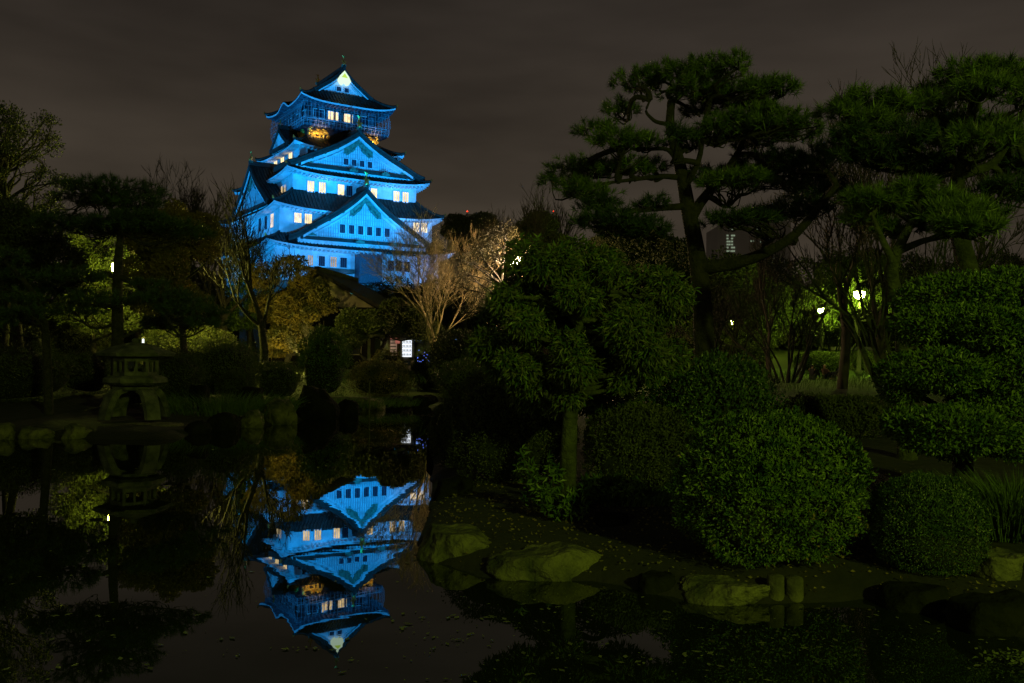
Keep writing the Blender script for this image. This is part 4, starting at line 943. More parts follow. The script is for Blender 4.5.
b = MB(); b.lathe([(0.0, 1.80), (0.13, 1.81), (0.09, 1.84), (0.11, 1.88), (0.05, 1.92), (0.0, 1.93)], 10); b.build('finial', M['granite'], lan)
# its footing slab
rock('footing_stone', (lc[0]+0.05, 21.1, LZ-0.30), (2.2, 1.7, 0.62), 'flat footing stone carrying the stone lantern', seed=110, m='rock', cat='rock', cuts=14, rough=0.03)

# ================================================================== LEFT SHORE ROCKS
for i, (x0, x1, yt, yb, lab, m_) in enumerate([(-14, 8, 424, 440, 'pale shore rock cut by the left edge', 'rock'), (12, 48, 427, 439, 'low rounded shore rock second from the left edge', 'rock'), (56, 86, 424, 439, 'long rounded shore rock left of the lantern footing', 'rock'),
    (182, 206, 420, 434, 'small shore rock right of the lantern footing', 'rockdark'), (206, 236, 414, 431, 'dark shore rock beside the reedy grass', 'rockdark'), (262, 292, 398, 425, 'pointed shore rock with a mossy crown', 'rock'),
    (292, 334, 381, 420, 'tallest upright rock on the far shore', 'rockdark'), (334, 356, 400, 417, 'low rock right of the tallest upright rock', 'rockdark'), (356, 382, 396, 410, 'flat rock at the thin pole', 'rock'), (384, 412, 396, 408, 'small flat rock under the yellow-green bush', 'rockdark'),
    (412, 436, 394, 406, 'small dark rock at the end of the far shore', 'rockdark'), (236, 262, 408, 428, 'mossy rock between the reedy grass and the pointed rock', 'rock')]):
    px_rock(x0, x1, yt, yb, label=lab, seed=120+i, m=m_, group=G_R, dy=0.8, sub=4, top=0.95, rough=0.17, cuts=12)
# upright stones behind the shore
for i, (px, Y, w, h, lab) in enumerate([(200, 24, 0.55, 1.0, 'upright pale stone standing behind the shore, right of the lantern'), (252, 26, 0.7, 0.8, 'squat upright stone left of the tallest upright rock')]):
    p = gp(px, Y); rock('rock', p+[0, 0, h*0.3], (w, 0.5, h*1.3), lab, seed=140+i, m='rockdark', group=G_R, sub=3)

# thin pole in the pond
c = wl(369, 417); b = MB(); b.tube([(0, 0, -0.3), (0.01, 0, 0.6), (0.0, 0, 36*c[1]/FPX)], 0.022, 6); tag(b.build('marker_pole', M['log'], loc=tuple(c)), 'thin upright marker pole standing in the pond', 'pole')
c = gp(352, 30.5); b = MB(); b.box((0, 0, 0.12), (1.3, 0.45, 0.14), 0); b.box((-0.55, 0, 0), (0.12, 0.3, 0.3), 0); b.box((0.55, 0, 0), (0.12, 0.3, 0.3), 0); tag(b.build('stone_slab', M['granite'], loc=(c[0], c[1], c[2])), 'low stone slab laid between the far shore rocks', 'stone slab')

# ================================================================== LEFT AND MIDDLE PLANTS
G_L = 'shrubs behind the far shore'
for (x0, x1, yt, Y, n, lf, m_, lab, sd) in [
    (-45, 74, 346, 24.5, 12000, 0.05, 'leaf_dark', 'big dark rounded shrub at the left edge', 201),
    (62, 112, 352, 26.5, 6000, 0.05, 'leaf_dark', 'dark clipped shrub between the left edge shrub and the lantern', 202),
    (17, 46, 328, 31, 4000, 0.05, 'leaf_dark', 'small ball-shaped shrub in front of the lit lawn on the left', 203),
    (150, 205, 352, 26, 7000, 0.05, 'leaf_dark', 'dark shrub just right of the stone lantern', 204),
    (190, 262, 342, 28.5, 9000, 0.05, 'leaf_olive', 'wide low mounded shrub right of the stone lantern', 205),
    (255, 302, 362, 29.5, 6000, 0.05, 'leaf_olive', 'low yellowish shrub above the pointed shore rock', 206),
    (300, 350, 330, 32, 8000, 0.07, 'leaf', 'tall loose dark shrub behind the tallest upright rock', 207),
    (350, 412, 362, 33.5, 12000, 0.06, 'leaf_gold', 'yellow-green rounded shrub on the far shore below the rest house', 208),
    (372, 402, 351, 38, 4000, 0.06, 'leaf_gold', 'small shrub just left of the vending machines', 209),
    (412, 446, 356, 36, 7000, 0.07, 'leaf_dark', 'dark shrub in front of the blue lights', 210),
    (430, 482, 332, 34, 9000, 0.08, 'leaf_olive', 'loose shrub at the foot of the pale bare tree', 211),
    (440, 500, 362, 30, 9000, 0.06, 'leaf_olive', 'low yellow-green shrub at the right end of the far shore', 212),
    (218, 256, 372, 27, 4000, 0.05, 'leaf_dark', 'dark low shrub behind the reedy grass', 213),
    (110, 165, 368, 24.5, 5000, 0.05, 'leaf_dark', 'dark low shrub directly behind the stone lantern', 214)]:
    put_bush(x0, x1, yt, Y, n=n, leaf=lf, m=m_, label=lab, seed=sd, group=G_L, rough=0.12, dens=0.22)

def env(cx, cy, hw, hh, n, size, seed, Y=None, dY=1.5):
    g = rng(seed); out_ = []
    while len(out_) < n:
        x, y = g.uniform(-1, 1, 2)
        if x*x+y*y < 1: s_ = size*g.uniform(0.6, 1.25); out_.append((cx+x*hw, cy+y*hh, s_, s_*g.uniform(0.55, 0.9))+((Y+g.uniform(-dY, dY),) if Y else ()))
    return out_
def ctree(px, Y, r0, blobs, n, leaf, m_, lab, seed, bm='bark', topx=None, **k):
    bl_ = [blob(*(q if len(q) == 5 else q+(Y,))) for q in blobs]; top = max(bl_, key=lambda q: q[2])
    base = gp(px, Y); g_ = rng(seed+7); mid = (base+np.array(top[:3]))/2+g_.normal(size=3)*[0.2, 0.2, 0]
    return clump_tree('leafy_tree', [base, base*0.7+mid*0.3+[0.05, 0, 0], mid, np.array(top[:3])], r0, bl_, n, leaf, lab, seed=seed, m=m_, bm=bm, group=k.pop('group', 'leafy trees around the pond'), **k)
ctree(2, 34, 0.15, env(14, 165, 58, 66, 80, 9.5, 1, 34, 2.0), 12000, 0.11, 'leaf_olive', 'tall sparse leafy tree at the left edge with open branches against the sky', 220, gap=0.50, twigs=5, shell=0.05)
ctree(20, 30, 0.2, [(0,225,40,26),(30,240,34,22),(55,262,30,20),(20,275,40,20),(-10,250,40,26)], 30000, 0.12, 'leaf_dark', 'dense dark evergreen below the sparse tree at the left edge', 221, gap=0.1)
ctree(95, 41, 0.15, env(105, 270, 62, 52, 26, 18, 2, 41), 30000, 0.13, 'leaf_olive', 'lamp-lit yellow-green tree seen through the dark layered pine', 222, gap=0.3)
ctree(185, 33, 0.16, env(172, 265, 42, 58, 34, 16, 3, 33), 42000, 0.12, 'leaf_rust', 'wide rusty brown-green tree left of the castle', 223, gap=0.2)
ctree(250, 48, 0.13, [(245,250,16,14),(238,275,20,18),(255,290,20,20),(246,315,22,16)], 9000, 0.14, 'leaf', 'slim green tree with hanging twigs at the left foot of the castle', 224, gap=0.25, hang=0.6, aspect=0.25)
ctree(285, 46, 0.16, env(288, 303, 38, 48, 30, 13, 4, 46, 1.2), 36000, 0.13, 'leaf_gold', 'round golden-leaved tree in front of the castle foot', 225, gap=0.22)
ctree(360, 41, 0.14, [(352,322,14,12),(378,322,22,12),(395,312,16,12),(345,338,20,10),(412,318,18,12),(425,330,16,10)], 26000, 0.14, 'leaf_olive', 'dim evergreen between the gabled house and the pale bare tree', 226, gap=0.12) 
ctree(392, 62, 0.16, [(376,290,14,8),(395,286,16,10),(414,292,16,9),(385,302,26,11),(410,306,26,11),(432,300,18,12),(395,320,34,12)], 12000, 0.16, 'leaf_dark', 'dark evergreen top against the white castle porch', 227, gap=0.12)
ctree(462, 80, 0.3, env(466, 240, 26, 26, 16, 11, 5, 80), 16000, 0.24, 'leaf_olive', 'distant evergreen just right of the castle with a rounded top', 228, gap=0.12)
ctree(520, 60, 0.3, env(535, 245, 46, 28, 24, 14, 6, 60), 26000, 0.2, 'leaf_olive', 'broad dim evergreen on the skyline left of the tall black pine', 229, gap=0.15)
ctree(640, 40, 0.25, [(615,250,30,16),(650,245,26,16),(680,262,24,20),(640,275,36,18),(670,300,30,24)], 34000, 0.16, 'leaf_dark', 'dark tree mass filling the gap behind the wide leafy tree', 230, gap=0.1)
ctree(740, 55, 0.2, env(735, 305, 55, 42, 26, 17, 7, 55), 30000, 0.17, 'leaf_olive', 'dim olive tree behind the thin-stemmed shrub', 231, gap=0.25)
ctree(880, 62, 0.25, env(872, 292, 48, 38, 26, 14, 8, 62), 26000, 0.18, 'leaf_olive', 'dim tree behind the tall park lamp', 232, gap=0.3)
ctree(850, 75, 0.2, [(845,330,24,14),(870,335,22,12),(825,335,20,12)], 12000, 0.2, 'leaf_dark', 'dark distant tree behind the small far lamps', 233, gap=0.1)

ctree(868, 52.5, 0.14, env(864, 296, 34, 26, 22, 8, 9, 52.3, 0.8), 9000, 0.13, 'leaf_olive', 'sparse tree added as a lit-leaf halo right behind the tall park lamp', 234, gap=0.4, shell=0.1)  # leaves added around the lamp to stand in for its glow
ctree(815, 66, 0.15, env(822, 308, 32, 26, 20, 8, 10, 66, 0.9), 9000, 0.15, 'leaf_olive', 'sparse tree added as a lamp halo behind the fan-shaped shrub tree', 235, gap=0.4, shell=0.1)  # added foliage that imitates the halo of this lamp
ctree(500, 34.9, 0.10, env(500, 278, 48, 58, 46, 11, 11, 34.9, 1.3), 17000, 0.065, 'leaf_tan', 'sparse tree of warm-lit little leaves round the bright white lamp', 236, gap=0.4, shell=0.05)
# bare trees
G_B = 'bare trees on the skyline'
for i, (px, yt, Y, kind, s_, lab) in enumerate([
    (90, 178, 62, 'fine', 0, 'bare skyline tree left of the layered pine top'), (140, 163, 66, 'airy', 0, 'tallest bare skyline tree between the layered pine and the castle'), (172, 176, 70, 'tall', 0, 'bare skyline tree just right of the tallest one on the left'),
    (200, 168, 74, 'airy', 0, 'twiggy skyline tree two crowns left of the castle'), (255, 215, 66, 'tall', 0, 'bare tree low in front of the castle left wall'),
    (522, 182, 58, 'airy', 0, 'bare skyline tree between the castle and the tall black pine'), (548, 190, 64, 'tall', 0, 'slim bare tree left of the tall black pine'), (495, 215, 75, 'fine', 0, 'low bare tree right of the castle'),
    (884, 62, 26, 'airy', 0, 'bare treetop rising behind the pines, middle of three'), (842, 78, 30, 'airy', 0, 'bare treetop rising behind the pines, leftmost of three'), (968, 50, 25, 'airy', 0, 'bare treetop above the leaning pine near the right edge'), (770, 215, 40, 'airy', 0, 'bare tree behind the long pine limb')]):
    p = gp(px, Y); top = at(px, yt, Y)[2]; H0 = {'broad': 8.6, 'tall': 10.0, 'fine': 7.6, 'airy': 8}[kind]
    bare_tree('bare_tree', p, kind, lab, group=G_B, rz=i*1.7, H=top-p[2])

# pale bare tree lit by the white lamp
p = gp(441, 37); top = at(441, 216, 37)[2]
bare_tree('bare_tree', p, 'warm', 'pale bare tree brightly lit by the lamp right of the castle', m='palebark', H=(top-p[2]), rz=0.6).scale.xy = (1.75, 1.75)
# dark bare tree before the castle's left wing
p = gp(262, 37); top = at(262, 188, 37)[2]
bare_tree('bare_tree', p, 'near', 'black bare tree whose twigs cross the lower left corner of the castle', m='bark', H=(top-p[2]), rz=2.1)
p = gp(222, 46); top = at(222, 205, 46)[2]
bare_tree('bare_tree', p, 'fine', 'black bare tree in front of the castle left eaves', m='bark', H=(top-p[2]), rz=1.1)

def fan_tree(px, Y, pyt, half, nst, seed, label, m='bark', r0=0.06, kinds=4, group=None):
    g = rng(seed); o = empty('multi_stem_tree', tuple(gp(px, Y))); tag(o, label, 'bare tree', group)
    T, B = MB(), MB(); hh = (at(px, pyt, Y)-gp(px, Y))[2]
    for k in range(nst):
        a = (k/(nst-1)-0.5)*2; lean = (a*half*1.0+g.normal()*0.05, g.normal()*0.25, 1.0)
        t_, b_ = bare_mesh(seed=seed*10+k, h=hh*g.uniform(0.85, 1.0), r0=r0*g.uniform(0.7, 1.2), spread=0.42, levels=kinds, kids=(4, 4, 3, 3), sides=4, trunk_frac=0.42, upw=0.35, lean=lean, minr=0.008, wob=0.09, shrink=0.55)
        for A, Bq in ((T, t_), (B, b_)):
            off = np.array([a*0.35, g.normal()*0.15, 0])
            for V_, (F_, m_, s_) in zip(Bq.V, Bq.F): pass
            base = A.n
            for V_ in Bq.V: A.V.append(V_+off)
            for (F_, m_, s_) in Bq.F: A.F.append((F_+base, m_, s_))
            A.n += Bq.n
    T.build('trunk', M[m], o); B.build('branches', M[m], o); return o
fan_tree(786, 36, 238, 0.55, 9, 71, 'many-stemmed bare shrub tree fanning out in front of the park lamps', m='bark')
fan_tree(838, 62, 262, 0.45, 6, 72, 'bare tree with lamp-lit yellow-green twigs beside the tall park lamp', m='mossbark', r0=0.08)
fan_tree(905, 21, 150, 0.45, 7, 73, 'many-stemmed bare tree spreading behind the pines on the right', m='mossbark', r0=0.075)
fan_tree(980, 24, 170, 0.5, 6, 74, 'many-stemmed bare tree behind the cloud-clipped tree', m='bark', r0=0.08)
fan_tree(730, 44, 250, 0.4, 6, 75, 'thin bare tree left of the fan-shaped shrub tree', m='twig', r0=0.06)
fan_tree(700, 30, 250, 0.45, 5, 76, 'small bare tree directly behind the tall black pine trunk', m='bark', r0=0.05)
fan_tree(318, 42, 300, 0.5, 6, 77, 'brown bare shrub in front of the gabled house', m='twig', r0=0.04)

# ================================================================== DISTANT WOOD (one mass)
def wood(name, pts, n, leaf, label, seed, m='leaf_dark'):
    """pts = list of (px, py_top, Y)"""
    g = rng(seed); b = MB(); bl_ = []; cv = []
    for i in range(len(pts)-1):
        (x0, t0_, Y0), (x1, t1, Y1) = pts[i], pts[i+1]; k = max(2, int(abs(x1-x0)/14))
        for j in range(k):
            f = j/k; x = x0+(x1-x0)*f; Y_ = Y0+(Y1-Y0)*f+g.uniform(-3, 3); yt = t0_+(t1-t0_)*f+g.uniform(-7, 5); s_ = Y_/FPX
            topz = at(x, yt, Y_); gzz = gp(x, Y_)[2]; hh = topz[2]-gzz; rx = g.uniform(12, 20)*s_
            for z_ in (0.25, 0.55, 0.82): bl_.append((topz[0]+g.normal()*rx*0.2, Y_+g.normal(), gzz+hh*z_, rx*1.1, rx*0.8, hh*0.22))
            cv.append((topz[0], Y_+3.5, gzz, hh))
    blob_leaves(b, bl_, n, leaf, seed, 0.6, 0, 0.0, 0.55, 0.1)
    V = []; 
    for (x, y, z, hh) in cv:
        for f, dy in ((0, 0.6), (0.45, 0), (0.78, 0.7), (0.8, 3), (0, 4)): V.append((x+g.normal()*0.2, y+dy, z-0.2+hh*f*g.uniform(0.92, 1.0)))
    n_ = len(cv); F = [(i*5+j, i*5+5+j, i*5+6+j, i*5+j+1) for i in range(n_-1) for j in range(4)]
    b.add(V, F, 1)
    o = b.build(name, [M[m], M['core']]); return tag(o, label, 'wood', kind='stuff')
wood('distant_wood', [(-60, 292, 78), (60, 300, 80), (130, 285, 84), (200, 270, 86), (236, 282, 88)], 60000, 0.30, 'dark wood closing the view behind the left shore', 301)
wood('distant_wood', [(330, 294, 96), (380, 300, 98), (430, 292, 100), (500, 262, 104), (560, 258, 104), (620, 262, 100)], 50000, 0.34, 'dark wood below the castle and to its right', 302)
wood('distant_wood', [(600, 265, 92), (680, 275, 92), (740, 258, 90), (800, 262, 92), (850, 258, 95), (920, 262, 95), (1000, 262, 92), (1090, 265, 90)], 90000, 0.30, 'dark wood closing the view behind the park lamps', 303, m='leaf_olive')
# low hedges along the lawn
for (x0, x1, yt, Y, lab, sd) in [(846, 912, 352, 56, 'clipped hedge behind the foot of the tall park lamp', 311), (795, 848, 353, 52, 'round hedge behind the seated people', 312), (640, 700, 338, 40, 'dim hedge left of the tall black pine trunk', 313), (712, 770, 345, 50, 'dim hedge behind the fan-shaped shrub tree', 314),
                                 (905, 1000, 340, 44, 'dim hedge behind the cloud-clipped tree', 315), (-20, 50, 322, 44, 'lamp-lit hedge at the back of the left lawn', 316), (50, 110, 318, 46, 'lamp-lit hedge behind the layered pine trunk', 317), (140, 235, 325, 40, 'dim hedge left of the slim green tree', 318)]:
    put_bush(x0, x1, yt, Y, n=9000, leaf=0.09, m='leaf_olive', label=lab, seed=sd, cat='hedge', name='hedge', group='hedges around the lawns', rough=0.1, dens=0.25, dep=0.5)

# ================================================================== PARK LAMPS
def park_lamp(px, py, Y, glow, power, color, label, hr=0.21, light_off=(0, -0.25, -0.45)):
    c = gp(px, Y); hz = at(px, py, Y)[2]-c[2]; o = empty('park_lamp', tuple(c)); tag(o, label, 'park lamp', 'park lamps')
    b = MB(); b.lathe([(0.0, -0.1), (0.19, -0.1), (0.19, 0.25), (0.13, 0.35), (0.12, 1.0), (0.09, 1.1), (0.075, 1.5), (0.065, hz-0.9), (0.10, hz-0.85), (0.10, hz-0.75), (0.06, hz-0.7), (0.055, hz-0.28), (0.0, hz-0.28)], 12); b.build('post', M['metal'], o)
    b = MB(); b.lathe([(0.0, hz-0.30), (0.13, hz-0.28), (0.15, hz-0.22), (0.0, hz-0.21)], 12); b.build('lamp_collar', M['metal'], o)
    b = MB(); b.lathe([(0.10, hz-0.21), (hr*0.85, hz-0.12), (hr, hz+0.05), (hr*0.95, hz+0.18), (0.0, hz+0.19)], 14); b.build('lamp_globe', M[glow], o)
    b = MB(); b.lathe([(hr*0.8, hz+0.19), (hr*0.75, hz+0.23), (hr*0.5, hz+0.34), (0.03, hz+0.38), (0.03, hz+0.46), (0.0, hz+0.47)], 12); b.build('lamp_cap', M['metal'], o)
    return o
park_lamp(859, 295, 50, 'lamp_g', 900, GREEN, 'tall park lamp with a green-white globe and its post in full view', hr=0.30)
park_lamp(821, 311, 64, 'lamp_g', 1100, GREEN, 'green-white park lamp seen through the fan-shaped shrub tree')
park_lamp(848, 328, 86, 'lamp_y', 500, GREEN, 'small far park lamp just below and left of the tall one')
park_lamp(733, 322, 82, 'lamp_y', 500, GREEN, 'small far park lamp left of the fan-shaped shrub tree')
park_lamp(115, 268, 38, 'lamp_y', 900, (0.9, 1.0, 0.12), 'yellow park lamp peeping past the layered pine trunk', hr=0.19)
park_lamp(514, 262, 35, 'lamp_w', 1500, WARM, 'bright white park lamp shining through the leafy tree beside the pale bare tree', hr=0.24, light_off=(-0.5, -0.1, -0.2))
for px, py, Y, lab in ((837, 354, 66, 'left one of two low white garden lights on the far lawn'), (843, 352, 70, 'right one of two low white garden lights on the far lawn'), (143, 340, 38, 'low white garden light behind the stone lantern')):
    c = gp(px, Y); hz = max(0.5, at(px, py, Y)[2]-c[2]); o = empty('garden_light', tuple(c)); tag(o, lab, 'garden light', 'low garden lights')
    b = MB(); b.lathe([(0.0, -0.05), (0.07, -0.05), (0.06, hz-0.12), (0.0, hz-0.12)], 10); b.build('post', M['metal'], o)
    b = MB(); b.lathe([(0.06, hz-0.12), (0.045, hz-0.1), (0.045, hz+0.03), (0.0, hz+0.07)], 10); b.build('lamp_glass', M['white_l'], o)
    b = MB(); b.lathe([(0.11, hz+0.07), (0.05, hz+0.13), (0.0, hz+0.14)], 10); b.build('lamp_cap', M['metal'], o)

# ================================================================== REST HOUSE, KIOSK, VENDING MACHINES
Y = 53.0; k_ = Y/FPX; c = gp(320, Y); ap = at(320, 271, Y)[2]-c[2]; ev = at(385, 307, Y)[2]-c[2]; hw = 65*k_
o = empty('rest_house', tuple(c), math.radians(-6)); tag(o, 'dark gabled rest house with a beige gable half hidden by the golden tree', 'house')
b = MB(); b.box((0, 3.5, (ev-0.1)/2), (2*hw*0.86, 7, ev-0.1), 0); wl_ = b.build('wall', M['darkwall'], o)
b = MB(); b.prism([(-hw*0.84, ev-0.05), (hw*0.84, ev-0.05), (0, ap-0.25)], -0.06, 0.1, 0); b.build('gable_wall', M['housewall'], o)
b = MB()
for sx in (-1, 1): 
    b.prism([(0, ap), (sx*hw*1.06, ev-0.12), (sx*hw*1.06, ev-0.36), (0, ap-0.26)][::1 if sx > 0 else -1], -0.7, 7.6, 0)
rf = b.build('roof', M['houseroof'], o); b = MB(); b.box((0, 3.4, ap+0.08), (0.3, 8.4, 0.26)); b.build('ridge_cap', M['houseroof'], rf)
b = MB()
for sx in (-1, 1): b.prism([(0, ap-0.02), (sx*hw*1.07, ev-0.14), (sx*hw*1.07, ev-0.32), (0, ap-0.22)][::1 if sx > 0 else -1], -0.76, -0.705, 0)
b.build('bargeboard', M['houseroof'], o)
for x in (-2.0, 1.8):
    b = MB(); b.box((x, -0.03, 1.5), (1.5, 0.08, 1.2), 1)
    for sx in (-.75, 0, .75): b.box((x+sx, -0.07, 1.5), (0.07, 0.08, 1.3), 0)
    b.box((x, -0.07, 0.88), (1.6, 0.08, 0.07), 0); b.box((x, -0.07, 2.12), (1.6, 0.08, 0.07), 0); b.build('window', [M['metal'], M['glass']], wl_)
Y = 45.0; c0 = gp(420, Y); o = empty('kiosk', tuple(c0)); tag(o, 'low flat-roofed kiosk behind the vending machines', 'kiosk'); xr = lambda px, Y=45.0: (at(px, 350, Y)[0]-c0[0])
rz_ = at(420, 337, Y)[2]-c0[2]; x0_, x1_ = xr(374), xr(474)
b = MB(); b.box(((x0_+x1_)/2, 2.2, rz_/2-0.1), (x1_-x0_-0.5, 3.2, rz_-0.1)); b.build('wall', M['dark_wood'], o)
b = MB(); b.box(((x0_+x1_)/2, 0.9, rz_), (x1_-x0_+0.3, 6.6, 0.16)); b.build('roof', M['houseroof'], o)
for x in (x0_+0.1, xr(414), x1_-0.1): b = MB(); b.box((x, -2.2, rz_/2-0.04), (0.12, 0.12, rz_-0.1)); b.build('post', M['metal'], o)
def vending(px, Y, w, panel, rows, label, header=None, lightp=0):
    c = gp(px, Y); o = empty('vending_machine', tuple(c)); tag(o, label, 'vending machine', 'vending machines under the kiosk roof'); H_ = 1.80
    b = MB(); b.box((0, 0.35, H_/2), (w+0.24, 0.7, H_)); b.box((0, -0.02, 0.62), (w*0.8, 0.05, 0.22), 1); b.box((w*0.35, -0.02, 0.86), (0.12, 0.05, 0.1), 1); b.build('cabinet', [M['metal'], M['glass']], o)
    b = MB(); b.box((0, -0.02, 1.32), (w, 0.05, 0.80)); pn = b.build('display_panel', M[panel], o)
    bb = MB()
    for r_ in range(rows):
        z = 1.0+r_*0.80/rows; bb.box((0, -0.06, z-0.03), (w*0.96, 0.04, 0.022), 1)
        for q in range(6): bb.lathe([(0.0, 0), (0.022, 0), (0.022, 0.075), (0.01, 0.10), (0.0, 0.10)], 6, c=(-w*0.4+q*w*0.16, -0.065, z), m=0)
    bb.build('bottle_row', [M['bottle'], M['metal']], pn)
    if header: b = MB(); b.box((0, -0.02, H_-0.04), (w, 0.05, 0.09)); b.build('header_light', M[header], o)
    return o
vending(407, 42.6, 0.44, 'white_l', 4, 'white-lit vending machine with four rows of bottles, brightest under the kiosk roof', header=None)
vending(393.5, 43.6, 0.30, 'warm_l', 5, 'reddish-lit vending machine left of the brightest white one', header='red_l')
b = MB(); c = gp(403, 43.2); b.box((0, 0, at(403, 342, 43.2)[2]-c[2]), (0.75, 0.08, 0.16), 0); tag(b.build('shop_sign', M['red_l'], loc=tuple(c)), 'dim reddish sign strip above the brightest vending machine', 'sign')
for px, w, lab in ((420, 0.26, 'vending machine with a violet-blue lit header behind the dark shrub'), (455, 0.34, 'vending machine with a blue-white lit header, farthest right under the kiosk roof')):
    o = vending(px, 43.0, w, 'blue_l' if px > 430 else 'bottle', 3, lab, header='blue_l')
c = gp(424, 35.2); o = empty('string_lights', (c[0], c[1], 0)); tag(o, 'string of tiny blue lights draped on the dark shrub beside the vending machines', 'string lights'); g = rng(401)
P = [at(417+g.uniform(0, 14), 349+g.uniform(0, 14), 35.3)-np.array([c[0], c[1], 0]) for _ in range(16)]; P.sort(key=lambda q: q[0])
b = MB(); b.tube(np.array(P), 0.006, 3); b.build('cable', M['bark'], o)
b0 = MB(); b0.lathe([(0.0, -0.02), (0.018, 0), (0.0, 0.025)], 6); b0 = b0.build('bulb', M['bead_l'], o, loc=tuple(P[0]))
for q in P[1:]: cc = b0.copy(); COL.objects.link(cc); cc.location = tuple(q)

# far shelter, notice board
Y = 70; c = gp(868, Y); k_ = Y/FPX; o = empty('garden_shelter', tuple(c)); tag(o, 'small pale concrete shelter catching green lamp light behind the hedge', 'shelter'); zt = at(868, 347, Y)[2]-c[2]
b = MB(); b.box((-10*k_, 1.2, zt-0.12), (30*k_, 2.8, 0.26)); b.build('roof', M['concrete'], o)
for x, w in ((2.5*k_, 5.5*k_), (-22*k_, 2*k_)): b = MB(); b.box((x, 0.3, (zt-0.25)/2), (w, 0.5, zt-0.25)); b.build('pillar', M['concrete'], o)
c = gp(799.5, 40.5); o = empty('notice_board', tuple(c)); tag(o, 'small pale notice board on a post left of the seated people', 'notice board')
b = MB(); b.box((0, 0, 0.35), (0.05, 0.05, 0.8)); b.build('post', M['metal'], o); b = MB(); b.box((0, -0.04, at(799, 368, 40.5)[2]-c[2]), (0.20, 0.03, 0.26)); b.build('panel', M['concrete'], o)

# ================================================================== DISTANT BUILDINGS
def office(x0, x1, yt, Y, wins, label, m='off_l', wsz=(1.0, 0.8), mast=None):
    base = at((x0+x1)/2, 352, Y); top = at((x0+x1)/2, yt, Y); o = empty('office_building', (base[0], Y, 3.0)); tag(o, label, 'building', 'far city buildings on the skyline')
    b = MB(); w = (x1-x0)/FPX*Y; h = top[2]-3; b.box((0, 15, h/2), (w, 30, h)); b.box((0, 15, h+0.8), (w*0.6, 18, 1.6)); wl_ = b.build('wall', M['office'], o)
    first = None
    for (px, py) in wins:
        p = at(px, py, Y)-np.array([base[0], Y, 3.0])
        if first is None: b = MB(); b.box((0, 0, 0), (wsz[0], 0.3, wsz[1])); first = b.build('lit_window', M[m], wl_, loc=(p[0], -0.1, p[2]))
        else: q = first.copy(); COL.objects.link(q); q.location = (p[0], -0.1, p[2])
    if mast: 
        p = at(mast[0], mast[1], Y)-np.array([base[0], Y, 3.0]); b = MB(); b.tube([(p[0], 8, h), (p[0], 8, p[2])], 0.25, 4); b.build('mast', M['metal'], wl_)
        r_ = 1.3*Y/FPX; b = MB(); b.lathe([(0, -r_*0.8), (r_*0.8, 0), (0, r_*0.8)], 8); b.build('beacon', M['beacon'], wl_, loc=(p[0], 8, p[2]))
    return o
g = rng(500)
W1 = [(x, y) for y in (235.5, 238.5, 241.5, 244.5, 247.5, 251) for x in (727.5, 729.5, 732, 734) if g.uniform() < 0.7]+[(732.5, 229), (730, 228), (733, 255)]
office(717, 748, 226, 500, W1, 'far office tower with a column of small lit windows seen past the tall black pine')
W2 = [(757, 228.5), (759.5, 229), (762, 230), (762.5, 234), (763, 238), (751.5, 241), (753.5, 241), (768, 239), (770, 239), (772.5, 239), (773.5, 235.5), (776, 236), (779, 236), (761, 242), (771, 262), (775, 264), (766, 265), (774, 259)]
office(748, 790, 222, 520, W2, 'far office tower with scattered lit windows above the long pine limb')
office(466, 494, 214, 420, [(475.5, 223.6), (478, 224), (482, 224.4), (484, 224.8), (487.5, 225.2)], 'far building with a row of yellow windows right of the castle', m='off_y', wsz=(0.8, 0.7), mast=(494, 222))
office(446, 467, 216, 460, [(452, 227)], 'far dark building with a red beacon closest to the castle', wsz=(0.8, 0.8), mast=(466.5, 209))
office(538, 560, 216, 600, [(545, 240)], 'far building whose red beacon shows above the evergreens', wsz=(1.2, 1.2), mast=(554, 209.5))
office(462, 500, 236, 260, [(476, 241), (479, 241.2), (482, 241.4), (485, 241.6), (490, 242.2), (470, 244.5), (472.5, 244.6), (475, 244.8), (483, 245.4), (467, 232), (471, 231.5)], 'nearer low building with rows of white strip lights right of the castle', m='off_w', wsz=(0.7, 0.35))

# ================================================================== PEOPLE ON THE LAWN
def skin_mesh(verts, edges, radii, root=0, sub=2):
    me = bpy.data.meshes.new('skin'); me.from_pydata([tuple(v) for v in verts], edges, []); me.update()
    o = bpy.data.objects.new('skin', me); COL.objects.link(o)
    md = o.modifiers.new('s', 'SKIN'); md.use_smooth_shade = True
    for i, r_ in enumerate(radii): me.skin_vertices[0].data[i].radius = (r_, r_); me.skin_vertices[0].data[i].use_root = (i == root)
    ms = o.modifiers.new('u', 'SUBSURF'); ms.levels = sub; ms.render_levels = sub
    dg = bpy.context.evaluated_depsgraph_get(); ev_ = o.evaluated_get(dg); m2 = ev_.to_mesh()
    V = np.array([v.co[:] for v in m2.vertices]); F = [tuple(p.vertices) for p in m2.polygons]; ev_.to_mesh_clear()
    bpy.data.objects.remove(o); bpy.data.meshes.remove(me)
    b = MB(); 
    for k in (3, 4):
        ff = [f for f in F if len(f) == k]
        if ff:
            b.F.append((np.array(ff), 0, True))
    b.V.append(V); b.n = len(V); return b
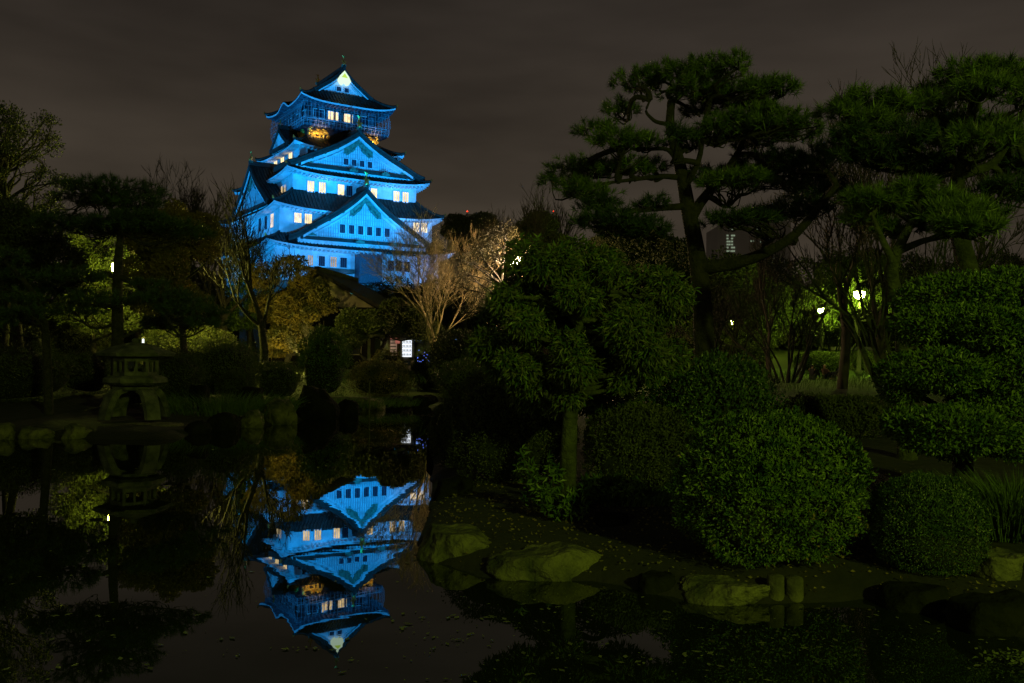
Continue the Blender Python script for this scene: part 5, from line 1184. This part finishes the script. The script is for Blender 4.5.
def person(px, Y, rz, s, label, coat, hairlong=False, lean=0.1):
    c = gp(px, Y); o = empty('person', tuple(c), rz); o.scale = (s, s, s); tag(o, label, 'person', 'people sitting on the lawn')
    L_ = lean
    J = dict(pel=(0, 0, .13), waist=(0, .02+L_*.2, .30), chest=(0, .03+L_*.6, .50), neck=(0, .02+L_, .62), nk2=(0, .0+L_, .68), head=(0, -.02+L_, .76), crown=(0, -.01+L_, .84))
    # figure faces -y locally; knees drawn up in front
    for q, sx in (('l', -1), ('r', 1)):
        J.update({q+'sh': (sx*.17, .03+L_*.8, .56), q+'el': (sx*.25, -.12, .36), q+'wr': (sx*.13, -.32, .36), q+'pa': (sx*.08, -.38, .355), q+'hip': (sx*.09, -.02, .12), q+'kn': (sx*.12, -.38, .42), q+'an': (sx*.11, -.52, .07), q+'to': (sx*.12, -.68, .04)})
    N = list(J); ix = {n: i for i, n in enumerate(N)}; R_ = dict(pel=.13, waist=.115, chest=.13, neck=.055, nk2=.052, head=.088, crown=.07)
    for q in 'lr': R_.update({q+'sh': .06, q+'el': .042, q+'wr': .028, q+'pa': .03, q+'hip': .095, q+'kn': .062, q+'an': .04, q+'to': .032})
    E_ = [('pel', 'waist'), ('waist', 'chest'), ('chest', 'neck'), ('neck', 'nk2'), ('nk2', 'head'), ('head', 'crown')]
    for q in 'lr': E_ += [('chest', q+'sh'), (q+'sh', q+'el'), (q+'el', q+'wr'), (q+'wr', q+'pa'), ('pel', q+'hip'), (q+'hip', q+'kn'), (q+'kn', q+'an'), (q+'an', q+'to')]
    def part(names, edges, grow):
        ns = [n for n in N if n in names]; im = {n: i for i, n in enumerate(ns)}
        return skin_mesh([J[n] for n in ns], [(im[a], im[b_]) for a, b_ in edges], [R_[n]*grow for n in ns])
    b = part(N, E_, 1.0)
    for q, sx in (('l', -1), ('r', 1)):     # fingers and thumb
        for f in range(4): x = sx*(.055+f*.018); b.tube([(x, -.40, .355), (x, -.445+abs(f-1.5)*.006, .35), (x, -.46+abs(f-1.5)*.006, .325)], [.009, .008, .006], 5)
        b.tube([(sx*.05, -.37, .355), (sx*.03, -.40, .35), (sx*.03, -.42, .335)], [.010, .009, .007], 5)
    b.tube([(0, -.115+L_, .765), (0, -.135+L_, .745), (0, -.11+L_, .735)], [.008, .013, .01], 5)   # nose
    for sx in (-1, 1): b.tube([(sx*.088, -.01+L_, .745), (sx*.098, 0+L_, .77), (sx*.09, .01+L_, .785)], [.01, .012, .008], 5)
    b.build('body', M['skin'], o)
    tn = ['pel', 'waist', 'chest', 'neck', 'lsh', 'lel', 'lwr', 'rsh', 'rel', 'rwr']; te = [e_ for e_ in E_ if e_[0] in tn and e_[1] in tn]
    part(tn, te, 1.16).build('jacket', M[coat], o)
    ln_ = ['pel', 'lhip', 'lkn', 'lan', 'rhip', 'rkn', 'ran']; le = [e_ for e_ in E_ if e_[0] in ln_ and e_[1] in ln_]
    part(ln_, le, 1.12).build('trousers', M['jeans'], o)
    hv = [(0, .02+L_, .87), (0, .05+L_, .80), (0, .07+L_, .72)]; hr = [.075, .09, .06]
    if hairlong: hv += [(0, .13+L_*.8, .60), (0, .16+L_*.6, .46)]; hr += [.08, .10]
    skin_mesh(hv, [(i, i+1) for i in range(len(hv)-1)], hr).build('hair', M['hair'], o)
    return o
person(813, 41.5, 2.2, 0.82, 'person sitting on the lawn in a dark coat, leftmost of three', 'coat', lean=0.05)
person(826, 42, 0.4, 0.86, 'person sitting on the lawn in a brownish jacket between two others', 'coat2')
person(842, 41, -2.6, 0.92, 'long-haired person in dark clothes sitting on the lawn, rightmost of three', 'coat', hairlong=True, lean=-0.05)
